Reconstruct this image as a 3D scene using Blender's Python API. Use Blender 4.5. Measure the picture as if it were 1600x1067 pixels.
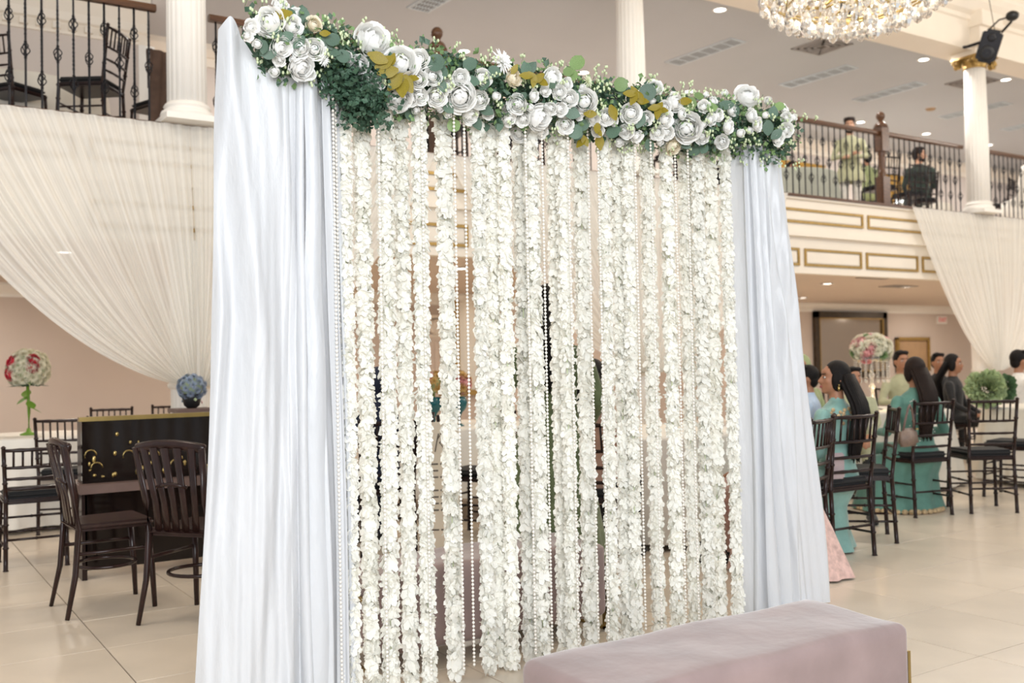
import bpy, bmesh, math, random
import numpy as np
from mathutils import Vector, Matrix

for _o in list(bpy.data.objects):
    bpy.data.objects.remove(_o, do_unlink=True)
SC = bpy.context.scene
COL = SC.collection
R = random.Random(7)
PI = math.pi

# ------------------------------------------------------------------ camera, world, exposure
CAM_POS = Vector((0.0, 0.0, 1.28))
FPX = 1556.0
YAW, PITCH, ROLL = math.radians(32.96), math.radians(1.36), math.radians(1.15)
_f = Vector((math.sin(YAW) * math.cos(PITCH), math.cos(YAW) * math.cos(PITCH), math.sin(PITCH)))
_r = Vector((math.cos(YAW), -math.sin(YAW), 0.0))
_u = _r.cross(_f)
CAM_R = _r * math.cos(ROLL) - _u * math.sin(ROLL)      # camera rolled clockwise
CAM_U = _u * math.cos(ROLL) + _r * math.sin(ROLL)
CAM_F = _f
cam = bpy.data.cameras.new('camera')
camo = bpy.data.objects.new('camera', cam)
COL.objects.link(camo)
M = Matrix((CAM_R, CAM_U, -CAM_F)).transposed().to_4x4()
M.translation = CAM_POS
camo.matrix_world = M
cam.sensor_width = 36.0
cam.lens = FPX / 1600.0 * 36.0
cam.clip_start, cam.clip_end = 0.05, 200
cam.dof.use_dof = True
cam.dof.focus_distance = 4.1
cam.dof.aperture_fstop = 2.6
SC.camera = camo

W = bpy.data.worlds.new('World'); SC.world = W
W.use_nodes = True
W.node_tree.nodes['Background'].inputs[0].default_value = (0.93, 0.965, 1.0, 1)
W.node_tree.nodes['Background'].inputs[1].default_value = 0.72
SC.view_settings.view_transform = 'Standard'
SC.view_settings.look = 'None'
SC.view_settings.gamma = 1.0
SC.view_settings.use_curve_mapping = False
SC.view_settings.exposure = 0.0
SC.cycles.max_bounces = 8
SC.cycles.diffuse_bounces = 6
SC.cycles.transparent_max_bounces = 12
SC.cycles.caustics_reflective = False
SC.cycles.caustics_refractive = False


def lamp(name, kind, loc, power, color=(1, 1, 1), size=0.2, size_y=None, target=None, spot=None):
    l = bpy.data.lights.new(name, kind)
    l.energy = power
    l.color = color
    if kind == 'AREA':
        l.shape = 'RECTANGLE' if size_y else 'DISK'
        l.size = size
        if size_y: l.size_y = size_y
    else:
        l.shadow_soft_size = size
    if spot:
        l.spot_size = spot; l.spot_blend = 0.8
    o = bpy.data.objects.new(name, l)
    COL.objects.link(o)
    o.location = loc
    if target is not None:
        o.rotation_euler = (Vector(target) - Vector(loc)).to_track_quat('-Z', 'Y').to_euler()
    return o

WARM = (1.0, 0.915, 0.81)
# area light added behind the camera to brighten the foreground like bounced flash
lamp('window_daylight', 'AREA', (-1.2, -3.6, 2.9), 590, (0.93, 0.965, 1.0), 4.5, 3.2, target=(2.6, 4.0, 1.5))
# added warm point lights without fixtures, for chandeliers assumed out of view
lamp('chandelier_light', 'POINT', (-0.5, 6.0, 5.6), 170, WARM, 0.5)
lamp('chandelier_light', 'POINT', (12.0, 4.0, 5.6), 330, WARM, 0.5)
lamp('chandelier_light', 'POINT', (19.0, 4.5, 5.6), 330, WARM, 0.5)


# ------------------------------------------------------------------ pixel -> place helpers (photo frame 1600 x 1067)
def ray(u, v):
    return CAM_F + CAM_R * ((u - 800.0) / FPX) + CAM_U * ((533.5 - v) / FPX)

def PY(u, v, Y):
    d = ray(u, v); return CAM_POS + d * (Y / d.y)

def PZ(u, v, z):
    d = ray(u, v); return CAM_POS + d * ((z - CAM_POS.z) / d.z)

def PD(u, v, depth):
    return CAM_POS + ray(u, v) * depth

def proj(p):
    q = Vector(p) - CAM_POS
    d = q.dot(CAM_F)
    if d <= 0.01: return None
    return (800 + FPX * q.dot(CAM_R) / d, 533.5 - FPX * q.dot(CAM_U) / d, d)


# ------------------------------------------------------------------ materials
MATS = {}
def mat(name, col, rough=0.5, metal=0.0, var=0.0, vscale=8.0, bump=0.0, bscale=60.0, sheen=0.0, trans=0.0, spec=0.5,
        emit=None, estr=0.0, translucent=0.0, stretch=None, objrand=0.0, coat=0.0, aniso=None, col2=None, alpha=None, ior=1.45):
    if name in MATS: return MATS[name]
    m = bpy.data.materials.new(name); m.use_nodes = True
    nt = m.node_tree; N = nt.nodes; L = nt.links
    b = N['Principled BSDF']
    out = N['Material Output']
    c = tuple(col) + (1,)
    b.inputs['Base Color'].default_value = c
    b.inputs['Roughness'].default_value = rough
    b.inputs['Metallic'].default_value = metal
    b.inputs['Specular IOR Level'].default_value = spec
    b.inputs['IOR'].default_value = ior
    b.inputs['Sheen Weight'].default_value = sheen
    b.inputs['Sheen Roughness'].default_value = 0.4
    b.inputs['Transmission Weight'].default_value = trans
    b.inputs['Coat Weight'].default_value = coat
    tc = N.new('ShaderNodeTexCoord')
    src = tc.outputs['Object']
    if stretch:
        mp = N.new('ShaderNodeMapping'); mp.inputs['Scale'].default_value = stretch
        L.new(src, mp.inputs['Vector']); src = mp.outputs['Vector']
    if var > 0 or col2:
        n = N.new('ShaderNodeTexNoise'); n.inputs['Scale'].default_value = vscale; n.inputs['Detail'].default_value = 4
        L.new(src, n.inputs['Vector'])
        rp = N.new('ShaderNodeValToRGB')
        if col2:
            rp.color_ramp.elements[0].position = 0.35; rp.color_ramp.elements[1].position = 0.65
            rp.color_ramp.elements[0].color = c; rp.color_ramp.elements[1].color = tuple(col2) + (1,)
        else:
            rp.color_ramp.elements[0].position = 0.25; rp.color_ramp.elements[1].position = 0.75
            rp.color_ramp.elements[0].color = tuple(max(0, x * (1 - var)) for x in col) + (1,)
            rp.color_ramp.elements[1].color = tuple(min(1, x * (1 + var)) for x in col) + (1,)
        L.new(n.outputs['Fac'], rp.inputs['Fac'])
        csrc = rp.outputs['Color']
    else:
        rgb = N.new('ShaderNodeRGB'); rgb.outputs[0].default_value = c
        csrc = rgb.outputs[0]
    if objrand > 0:
        oi = N.new('ShaderNodeObjectInfo')
        mr = N.new('ShaderNodeMapRange'); mr.inputs['To Min'].default_value = 1 - objrand; mr.inputs['To Max'].default_value = 1 + objrand
        L.new(oi.outputs['Random'], mr.inputs['Value'])
        hs = N.new('ShaderNodeHueSaturation')
        L.new(csrc, hs.inputs['Color']); L.new(mr.outputs['Result'], hs.inputs['Value'])
        csrc = hs.outputs['Color']
    L.new(csrc, b.inputs['Base Color'])
    if bump > 0:
        n2 = N.new('ShaderNodeTexNoise'); n2.inputs['Scale'].default_value = bscale; n2.inputs['Detail'].default_value = 5
        L.new(src, n2.inputs['Vector'])
        bp = N.new('ShaderNodeBump'); bp.inputs['Strength'].default_value = bump; bp.inputs['Distance'].default_value = 0.02
        L.new(n2.outputs['Fac'], bp.inputs['Height']); L.new(bp.outputs['Normal'], b.inputs['Normal'])
    if emit:
        b.inputs['Emission Color'].default_value = tuple(emit) + (1,)
        b.inputs['Emission Strength'].default_value = estr
    last = b.outputs[0]
    if translucent > 0:
        t = N.new('ShaderNodeBsdfTranslucent'); L.new(csrc, t.inputs['Color'])
        mx = N.new('ShaderNodeMixShader'); mx.inputs[0].default_value = translucent
        L.new(last, mx.inputs[1]); L.new(t.outputs[0], mx.inputs[2]); last = mx.outputs[0]
    if alpha is not None:
        tr = N.new('ShaderNodeBsdfTransparent')
        mx = N.new('ShaderNodeMixShader')
        uv = N.new('ShaderNodeUVMap')
        wv = N.new('ShaderNodeTexNoise'); wv.noise_dimensions = '2D'
        mp = N.new('ShaderNodeMapping'); mp.inputs['Scale'].default_value = (90.0, 0.6, 1)
        L.new(uv.outputs['UV'], mp.inputs['Vector']); L.new(mp.outputs['Vector'], wv.inputs['Vector'])
        wv.inputs['Scale'].default_value = 1.0; wv.inputs['Detail'].default_value = 3
        mr = N.new('ShaderNodeMapRange')
        mr.inputs['From Min'].default_value = 0.3; mr.inputs['From Max'].default_value = 0.7
        mr.inputs['To Min'].default_value = alpha[0]; mr.inputs['To Max'].default_value = alpha[1]
        L.new(wv.outputs['Fac'], mr.inputs['Value']); L.new(mr.outputs['Result'], mx.inputs[0])
        L.new(tr.outputs[0], mx.inputs[1]); L.new(last, mx.inputs[2]); last = mx.outputs[0]
    L.new(last, out.inputs['Surface'])
    MATS[name] = m
    return m


m_tile = mat('floor_tile', (0.66, 0.565, 0.455), 0.28, var=0.09, vscale=2.5, bump=0.02, bscale=14, objrand=0.04)
m_grout = mat('grout', (0.20, 0.165, 0.13), 0.9)
m_wall = mat('plaster_beige', (0.60, 0.51, 0.445), 0.85, var=0.03, vscale=1.5, bump=0.02, bscale=90)
m_wallup = mat('plaster_cream', (0.63, 0.56, 0.51), 0.85, var=0.03, vscale=1.5)
m_ceil = mat('ceiling_paint', (0.51, 0.52, 0.535), 0.9, var=0.02, vscale=1.0)
m_ceillow = mat('ceiling_warm', (0.68, 0.585, 0.505), 0.9, var=0.02, vscale=1.0)
m_cream = mat('cream_paint', (0.83, 0.76, 0.66), 0.55, var=0.02, vscale=3)
m_white = mat('white_paint', (0.85, 0.82, 0.77), 0.5, var=0.02, vscale=4)
m_gilt = mat('gilt', (0.42, 0.27, 0.085), 0.42, 0.55, var=0.2, vscale=20)
m_wood = mat('railing_wood', (0.095, 0.042, 0.019), 0.3, var=0.4, vscale=9, stretch=(1, 6, 6))
m_iron = mat('wrought_iron', (0.018, 0.018, 0.022), 0.38, 0.6, var=0.2, vscale=40)
m_chair = mat('mahogany_lacquer', (0.020, 0.0095, 0.008), 0.3, var=0.35, vscale=14, coat=0.08, spec=0.28)
m_resin = mat('brown_resin', (0.026, 0.0115, 0.0095), 0.27, var=0.35, vscale=10, coat=0.1, spec=0.32)
m_cush = mat('black_cushion', (0.012, 0.012, 0.013), 0.75, bump=0.1, bscale=200)
m_satin = mat('white_satin', (0.685, 0.70, 0.725), 0.36, sheen=0.25, translucent=0.15, bump=0.55, bscale=5.5, stretch=(3.0, 3.0, 0.9), spec=0.6)
m_sheer = mat('sheer_voile', (0.90, 0.885, 0.84), 0.8, translucent=0.35, alpha=(0.66, 0.97))
m_petal = mat('silk_petal', (0.93, 0.92, 0.865), 0.62, translucent=0.25, objrand=0.035, spec=0.25, var=0.03, vscale=6)
m_flower = mat('white_silk_flower', (0.965, 0.96, 0.94), 0.6, translucent=0.20, spec=0.25, objrand=0.03)
m_flcream = mat('cream_silk_flower', (0.90, 0.83, 0.68), 0.6, translucent=0.18, spec=0.25)
m_flgreen = mat('greenish_silk_flower', (0.80, 0.84, 0.62), 0.6, translucent=0.18, spec=0.25)
m_pearl = mat('pearl', (0.86, 0.82, 0.75), 0.18, spec=0.7, coat=0.5)
m_leafd = mat('dark_foliage', (0.06, 0.122, 0.075), 0.55, var=0.45, vscale=25, translucent=0.15)
m_leafm = mat('mid_foliage', (0.20, 0.32, 0.13), 0.55, var=0.4, vscale=25, translucent=0.2)
m_leafe = mat('eucalyptus_leaf', (0.105, 0.17, 0.12), 0.5, var=0.25, vscale=25, objrand=0.15, translucent=0.1)
m_leafo = mat('olive_round_leaf', (0.20, 0.30, 0.11), 0.5, var=0.25, vscale=25, objrand=0.2, translucent=0.1)
m_amber = mat('amber_leaf', (0.28, 0.215, 0.015), 0.5, var=0.3, vscale=30, translucent=0.15)
m_bud = mat('pale_bud', (0.72, 0.80, 0.52), 0.6, translucent=0.15)
m_velvet = mat('mauve_velvet', (0.30, 0.222, 0.212), 0.72, sheen=0.55, var=0.16, vscale=5, bump=0.25, bscale=9, spec=0.2)
m_brass = mat('brass', (0.42, 0.31, 0.12), 0.3, 1.0, var=0.1, vscale=12)
m_cloth = mat('white_tablecloth', (0.78, 0.74, 0.67), 0.8, var=0.03, vscale=6, bump=0.05, bscale=30)
m_clothgrey = mat('ivory_tablecloth', (0.70, 0.66, 0.58), 0.8, var=0.05, vscale=4, bump=0.08, bscale=12)
m_glow = mat('lamp_glow', (1, 1, 1), 0.5, emit=(1.0, 0.95, 0.86), estr=7.0)
m_ring = mat('lamp_trim', (0.8, 0.78, 0.75), 0.4)
m_vent = mat('vent_metal', (0.34, 0.31, 0.29), 0.5, 0.2)
m_ventd = mat('vent_dark', (0.16, 0.14, 0.125), 0.7)
m_ventl = mat('diffuser_metal', (0.58, 0.63, 0.66), 0.4, 0.3)
m_black = mat('black_plastic', (0.012, 0.012, 0.013), 0.45, bump=0.05, bscale=150)
m_crystal = mat('crystal', (1.0, 0.98, 0.94), 0.04, trans=0.82, ior=1.5, spec=0.8)
m_bulb = mat('bulb', (1, 1, 1), 0.5, emit=(1.0, 0.86, 0.62), estr=28.0)
m_darkmirror = mat('dark_gloss_panel', (0.010, 0.006, 0.005), 0.07, spec=0.4)
m_brown = mat('brown_board', (0.15, 0.095, 0.08), 0.45, var=0.15, vscale=10)
m_mirror = mat('mirror_glass', (0.55, 0.5, 0.44), 0.08, 0.9)
m_darkframe = mat('dark_bronze_frame', (0.06, 0.042, 0.026), 0.4, 0.4, var=0.3, vscale=14)
m_tan = mat('tan_panel', (0.40, 0.255, 0.14), 0.6, var=0.08, vscale=6)
m_green = mat('stem_green', (0.16, 0.30, 0.035), 0.5, var=0.2, vscale=20)
m_red = mat('red_rose', (0.56, 0.03, 0.055), 0.6, var=0.2, vscale=30)
m_pink = mat('pink_rose', (0.82, 0.44, 0.43), 0.6, var=0.1, vscale=30)
m_lav = mat('lavender_blossom', (0.40, 0.36, 0.50), 0.7, col2=(0.24, 0.40, 0.47), vscale=9)
m_teal = mat('teal_glass', (0.005, 0.10, 0.115), 0.15, spec=0.7)
m_gold = mat('gold_blossom', (0.70, 0.47, 0.17), 0.5, var=0.25, vscale=20)
m_puff = mat('pale_green_tulle', (0.40, 0.48, 0.25), 0.85, var=0.25, vscale=16)
m_ink = mat('ink', (0.16, 0.135, 0.11), 0.7)
m_board = mat('sign_cream', (0.80, 0.70, 0.56), 0.6)
m_goldcurt = mat('gold_curtain', (0.42, 0.24, 0.035), 0.55, sheen=0.3, var=0.25, vscale=5)
m_winglow = mat('daylit_window_glass', (0.9, 0.95, 1), 0.3, emit=(0.86, 0.94, 1.0), estr=2.2)
m_taupe = mat('taupe_leather', (0.22, 0.155, 0.12), 0.5, var=0.15, vscale=30, bump=0.1, bscale=120)


# ------------------------------------------------------------------ mesh helpers
class MB:
    def __init__(s): s.v = []; s.f = []; s.uv = None
    def add(s, vs, fs):
        o = len(s.v); s.v.extend([tuple(p) for p in vs]); s.f.extend([tuple(i + o for i in f) for f in fs]); return s
    def box(s, c, d, rot=None):
        x, y, z = d[0] / 2, d[1] / 2, d[2] / 2
        vs = [Vector(p) for p in ((-x, -y, -z), (x, -y, -z), (x, y, -z), (-x, y, -z), (-x, -y, z), (x, -y, z), (x, y, z), (-x, y, z))]
        if rot is not None: vs = [rot @ p for p in vs]
        vs = [p + Vector(c) for p in vs]
        return s.add(vs, [(0, 3, 2, 1), (4, 5, 6, 7), (0, 1, 5, 4), (1, 2, 6, 5), (2, 3, 7, 6), (3, 0, 4, 7)])
    def b2(s, a, b):
        return s.box([(a[i] + b[i]) / 2 for i in range(3)], [abs(b[i] - a[i]) for i in range(3)])
    def tube(s, path, r, n=8, cap=True, flat=None, up=(0, 0, 1)):
        path = [Vector(p) for p in path]; k = len(path)
        rs = r if isinstance(r, (list, tuple)) else [r] * k
        vs = []; fs = []; up = Vector(up)
        for i, p in enumerate(path):
            t = (path[min(i + 1, k - 1)] - path[max(i - 1, 0)]).normalized()
            a = t.cross(up)
            if a.length < 1e-3: a = t.cross(Vector((0, 1, 0)) if abs(t.y) < 0.9 else Vector((1, 0, 0)))
            a.normalize(); b = a.cross(t)
            fx, fy = flat if flat else (1, 1)
            for j in range(n):
                an = 2 * PI * j / n
                vs.append(p + a * (math.cos(an) * rs[i] * fx) + b * (math.sin(an) * rs[i] * fy))
        for i in range(k - 1):
            for j in range(n):
                j2 = (j + 1) % n
                fs.append((i * n + j, i * n + j2, (i + 1) * n + j2, (i + 1) * n + j))
        if cap:
            fs.append(tuple(range(n))[::-1]); fs.append(tuple((k - 1) * n + j for j in range(n)))
        return s.add(vs, fs)
    def lathe(s, prof, n=16, c=(0, 0, 0), mod=None):
        vs = []; fs = []; k = len(prof)
        for r, z in prof:
            for j in range(n):
                an = 2 * PI * j / n; rr = r * (mod(an, z) if mod else 1)
                vs.append((c[0] + rr * math.cos(an), c[1] + rr * math.sin(an), c[2] + z))
        for i in range(k - 1):
            for j in range(n):
                j2 = (j + 1) % n
                fs.append((i * n + j, i * n + j2, (i + 1) * n + j2, (i + 1) * n + j))
        fs.append(tuple(range(n))[::-1]); fs.append(tuple((k - 1) * n + j for j in range(n)))
        return s.add(vs, fs)
    def ell(s, c, r, nu=12, nv=8, rot=None):
        r = (r, r, r) if not isinstance(r, (tuple, list)) else r
        vs = [Vector((0, 0, -r[2]))]; fs = []
        for i in range(1, nv):
            ph = -PI / 2 + PI * i / nv
            for j in range(nu):
                th = 2 * PI * j / nu
                vs.append(Vector((r[0] * math.cos(ph) * math.cos(th), r[1] * math.cos(ph) * math.sin(th), r[2] * math.sin(ph))))
        vs.append(Vector((0, 0, r[2])))
        for j in range(nu): fs.append((0, 1 + (j + 1) % nu, 1 + j))
        for i in range(nv - 2):
            for j in range(nu):
                a = 1 + i * nu + j; b = 1 + i * nu + (j + 1) % nu
                fs.append((a, b, b + nu, a + nu))
        t = len(vs) - 1; o = 1 + (nv - 2) * nu
        for j in range(nu): fs.append((t, o + j, o + (j + 1) % nu))
        if rot is not None: vs = [rot @ p for p in vs]
        return s.add([p + Vector(c) for p in vs], fs)
    def caps(s, a, b, ra, rb, n=12):
        a, b = Vector(a), Vector(b); t = (b - a)
        L_ = t.length; t = t.normalized() if L_ > 1e-6 else Vector((0, 0, 1))
        path = []; rs = []
        for q in (-1, -0.87, -0.5, 0): path.append(a + t * (ra * q)); rs.append(max(0.0008, ra * math.sqrt(max(0, 1 - q * q))))
        for q in (0, 0.5, 0.87, 1): path.append(b + t * (rb * q)); rs.append(max(0.0008, rb * math.sqrt(max(0, 1 - q * q))))
        return s.tube(path, rs, n)
    def loft(s, rings, n=16):
        # rings: (cx, cy, cz, rx, ry)
        vs = []; fs = []; k = len(rings)
        for cx, cy, cz, rx, ry in rings:
            for j in range(n):
                an = 2 * PI * j / n
                vs.append((cx + rx * math.cos(an), cy + ry * math.sin(an), cz))
        for i in range(k - 1):
            for j in range(n):
                j2 = (j + 1) % n
                fs.append((i * n + j, i * n + j2, (i + 1) * n + j2, (i + 1) * n + j))
        fs.append(tuple(range(n))[::-1]); fs.append(tuple((k - 1) * n + j for j in range(n)))
        return s.add(vs, fs)
    def grid(s, fn, nu, nv, uv=True):
        o = len(s.v); g = []
        for i in range(nu + 1):
            for j in range(nv + 1):
                s.v.append(tuple(fn(i / nu, j / nv))); g.append((i / nu, j / nv))
        for i in range(nu):
            for j in range(nv):
                a = o + i * (nv + 1) + j
                s.f.append((a, a + nv + 1, a + nv + 2, a + 1))
        if uv and o == 0: s.uv = g
        return s
    def mesh(s, name, smooth=True):
        me = bpy.data.meshes.new(name); me.from_pydata(s.v, [], s.f)
        if s.uv:
            l = me.uv_layers.new(name='UVMap')
            idx = np.zeros(len(me.loops), dtype=np.int32); me.loops.foreach_get('vertex_index', idx)
            l.data.foreach_set('uv', np.array(s.uv, dtype=np.float32)[idx].ravel())
        if smooth: me.polygons.foreach_set('use_smooth', [True] * len(me.polygons))
        me.update(); return me
    def build(s, name, m, parent=None, smooth=False, world=False, label=None, kind=None):
        return mobj(name, s.mesh(name, smooth), m, parent, world, label, kind)


def mobj(name, me, m, parent=None, world=False, label=None, kind=None):
    if m is not None and not me.materials: me.materials.append(m)
    o = bpy.data.objects.new(name, me); COL.objects.link(o)
    if parent is not None:
        o.parent = parent
        if world: o.matrix_local = parent.matrix_basis.inverted()
    if label: o['label'] = label
    if kind: o['kind'] = kind
    return o

def tag(o, label, cat=None, group=None, kind=None):
    o['label'] = label
    if cat: o['category'] = cat
    if group: o['group'] = group
    if kind: o['kind'] = kind
    return o

def thing(name, loc, label, cat, group=None, rz=0.0, kind=None):
    o = bpy.data.objects.new(name, None); COL.objects.link(o)
    o.empty_display_size = 0.1
    o.location = loc; o.rotation_euler = (0, 0, rz)
    o.matrix_basis = Matrix.Translation(Vector(loc)) @ Matrix.Rotation(rz, 4, 'Z')
    return tag(o, label, cat, group, kind)

def copy_tree(o, parent=None):
    c = o.copy(); COL.objects.link(c)
    if parent is not None:
        c.parent = parent
    for ch in list(o.children): copy_tree(ch, c)
    return c

def place(proto, loc, rz, label, group=None):
    if not proto.get('used'):
        proto['used'] = 1; o = proto
    else:
        o = copy_tree(proto)
    o.location = loc; o.rotation_euler = (0, 0, rz); o['label'] = label
    if group: o['group'] = group
    return o

def face_rz(dx, dy):
    # rotation that turns local +Y towards (dx, dy)
    return math.atan2(-dx, dy)

ORD = ['first', 'second', 'third', 'fourth', 'fifth', 'sixth', 'seventh', 'eighth', 'ninth', 'tenth', 'eleventh', 'twelfth', 'thirteenth',
       'fourteenth', 'fifteenth', 'sixteenth', 'seventeenth', 'eighteenth', 'nineteenth', 'twentieth', 'twenty-first', 'twenty-second',
       'twenty-third', 'twenty-fourth', 'twenty-fifth', 'twenty-sixth', 'twenty-seventh', 'twenty-eighth', 'twenty-ninth', 'thirtieth',
       'thirty-first', 'thirty-second', 'thirty-third', 'thirty-fourth', 'thirty-fifth', 'thirty-sixth', 'thirty-seventh',
       'thirty-eighth', 'thirty-ninth', 'fortieth', 'forty-first', 'forty-second', 'forty-third', 'forty-fourth']

# ================================================================== THE SETTING
YB = 8.80          # balcony front
ZB = 3.42          # balcony floor
ZC = 5.92          # balcony ceiling
ZU = 2.46          # underside of the balcony
YW = 14.2          # back wall
XL, XR = -5.0, 30.0

# ---- floor with single tiles
TS = 0.61
fl = MB().b2((XL, -1.0, -0.08), (XR, YW, -0.006)).build('floor', m_grout)
tag(fl, 'beige square stone tile floor with thin dark joints', 'floor', kind='structure')
tb = MB()
h = TS / 2 - 0.0027
b_ = 0.0010
tb.add([(-h, -h, -0.006), (h, -h, -0.006), (h, h, -0.006), (-h, h, -0.006),
        (-h + b_ * .3, -h + b_ * .3, -b_), (h - b_ * .3, -h + b_ * .3, -b_), (h - b_ * .3, h - b_ * .3, -b_), (-h + b_ * .3, h - b_ * .3, -b_),
        (-h + b_, -h + b_, 0), (h - b_, -h + b_, 0), (h - b_, h - b_, 0), (-h + b_, h - b_, 0)],
       [(8, 9, 10, 11)] + [(i, (i + 1) % 4, (i + 1) % 4 + 4, i + 4) for i in range(4)] + [(i + 4, (i + 1) % 4 + 4, (i + 1) % 4 + 8, i + 8) for i in range(4)])
tile_me = tb.mesh('tile', False); tile_me.materials.append(m_tile)
cand = []
for ix in range(-10, 42):
    for iy in range(-6, 20):
        cx, cy = 3.98 + TS * ix + TS / 2 - TS * 0, 2.52 + TS * iy + TS / 2
        if cx < XL + .4 or cx > XR - .4 or cy < -0.6 or cy > YW - .3: continue
        q = [proj((cx + a * TS / 2, cy + b * TS / 2, 0)) for a in (-1, 1) for b in (-1, 1)]
        vis = 0
        if all(q):
            us = [t[0] for t in q]; vv = [t[1] for t in q]
            if max(us) > 0 and min(us) < 1600 and max(vv) > 0 and min(vv) < 1067:
                vis = (max(us) - min(us)) * (max(vv) - min(vv))
        cand.append((vis, cx, cy))
cand.sort(reverse=True)
rest = MB()
for i, (vis, cx, cy) in enumerate(cand):
    if i < 300 and vis > 0:
        t = mobj('tile', tile_me, None, fl); t.location = (cx, cy, R.uniform(-0.0006, 0.0006))
    else:
        rest.add([(x + cx, y + cy, z) for x, y, z in tb.v], tb.f)
rest.build('tile_field', m_tile, fl, kind='stuff')

# ---- walls
wb = MB().b2((XL, YW, 0), (XR, YW + .2, ZU)).build('wall_back', m_wall)
tag(wb, 'pinkish beige plaster wall under the balcony', 'wall', kind='structure')
wu = MB().b2((XL, YW, ZB), (XR, YW + .2, ZC)).build('wall_back_upper', m_wallup)
tag(wu, 'pale plaster wall at the back of the balcony', 'wall', kind='structure')
we = MB().b2((XR, -1, 0), (XR + .2, YW + .2, 7)).build('wall_right', m_wall)
tag(we, 'far beige end wall of the hall', 'wall', kind='structure')

def molding(name, x0, x1, Y, z, prof, m, label, n=1):
    # profile of (dy toward camera, dz) swept along X
    mb = MB(); k = len(prof)
    vs = [(x, Y - p[0], z + p[1]) for x in (x0, x1) for p in prof]
    fs = [(i, i + 1, k + i + 1, k + i) for i in range(k - 1)] + [tuple(range(k))[::-1], tuple(k + i for i in range(k)), (k - 1, 0, k, 2 * k - 1)]
    mb.add(vs, fs)
    o = mb.build(name, m); tag(o, label, 'moulding', kind='structure'); return o
CROWN = [(0, 0), (.03, 0), (.03, .03), (.06, .06), (.12, .10), (.16, .15), (.16, .18), (0, .18)]
molding('trim_1', XL, XR, YW, ZU - .18, CROWN, m_white, 'white crown moulding along the wall under the balcony')
molding('trim_2', XL, XR, YW, ZC - .30, [(0, 0), (.04, 0), (.04, .12), (.08, .13), (.16, .22), (.16, .30), (0, .30)], m_cream,
             'cream crown moulding along the far upper wall')
dm = MB().box((0, 0, 0), (.085, .07, .08)).mesh('dentil', False); dm.materials.append(m_cream)
YK = 12.6
bk = MB().b2((XL, YK, ZB), (2.86, YW, ZC)).build('wall_left', m_wallup); tag(bk, 'projecting pale wall on the balcony behind the spindle back chair', 'wall', kind='structure')
cr = molding('trim_4', XL, 2.90, YK, 5.28, [(0, 0), (.03, 0), (.03, .13), (.07, .15), (.10, .24), (.18, .36), (.26, .44), (.26, .64), (0, .64)], m_cream, 'tall cream cornice with dentil blocks on the projecting balcony wall')
for i in range(18):
    d_ = mobj('dentil', dm, None, cr); d_.location = (2.75 - i * .175, YK - .065, 5.355)
molding('trim_5', 2.80, 2.99, YK + .05, ZB, [(0, 0), (.09, 0), (.09, 1.86), (0, 1.86)], m_white, 'white pilaster strip at the corner of the projecting balcony wall')
molding('baseboard_back', XL, XR, YW, 0, [(0, 0), (.02, 0), (.02, .12), (.01, .14), (0, .14)], m_white, 'white baseboard along the wall under the balcony')

# ---- ceilings
o = MB().b2((XL, YB - .1, ZC), (XR, YW + .2, ZC + .15)).build('ceiling', m_ceil); tag(o, 'flat grey-white ceiling over the balcony', 'ceiling', kind='structure')
o = MB().b2((XL, 3.0, 6.95), (XR, YB + .4, 7.1)).build('ceiling_hall', m_cream); tag(o, 'high cream ceiling over the main hall', 'ceiling', kind='structure')
molding('beam', XL, XR, YB + .35, ZC - .05, [(0, 0), (.5, 0), (.5, .42), (.54, .44), (.54, .50), (.62, .54), (.72, .66), (.72, .76), (.74, .80), (.74, 1.06), (0, 1.06)],
        m_cream, 'long cream ceiling beam with stepped moulding above the columns')
# ---- balcony slab and fascia
o = MB().b2((XL, YB + .06, ZU), (XR, YW, ZB - .002)).build('floor_balcony', m_ceillow); tag(o, 'balcony slab with warm white underside', 'balcony floor', kind='structure')
fas = MB()
fas.b2((XL, YB - .02, 2.94), (XR, YB + .06, ZB - .03))
fas.b2((XL, YB + .02, 2.42), (XR, YB + .10, 2.90))
fas.b2((XL, YB - .05, 2.88), (XR, YB + .06, 2.945))
fas.b2((XL, YB - .06, ZB - .06), (XR, YB + .06, ZB - .035))
fas.b2((XL, YB - .0, 2.40), (XR, YB + .12, 2.46))
fas = fas.build('balcony_fascia', m_cream); tag(fas, 'cream balcony front with two rows of gilt framed panels', 'balcony front', kind='structure')
nose = MB().b2((XL, YB - .075, ZB - .036), (XR, YB + .2, ZB + .002)).build('trim_3', m_wood); tag(nose, 'dark wooden nosing along the balcony edge', 'trim', kind='structure')

def gframe(x0, x1, z0, z1, Y):
    w = .032
    mb = MB()
    for a, b in (((x0, z0), (x1, z0 + w)), ((x0, z1 - w), (x1, z1)), ((x0, z0 + w), (x0 + w, z1 - w)), ((x1 - w, z0 + w), (x1, z1 - w))):
        mb.b2((a[0], Y - .022, a[1]), (b[0], Y + .005, b[1]))
    fr = mb.build('gilt_frame', m_gilt, fas)
    MB().b2((x0 + w + .012, Y - .008, z0 + w + .012), (x1 - w - .012, Y + .004, z1 - w - .012)).build('panel', m_cream, fr)
for k in range(-8, 9):
    a = 11.50 + 1.25 * k
    gframe(a + .05, a + 1.20, 2.50, 2.73, YB + .02)
for k in range(-4, 4):
    a = 9.0 + 2.5 * k
    gframe(a + .05, a + 2.45, 3.05, 3.24, YB - .02)

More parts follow.
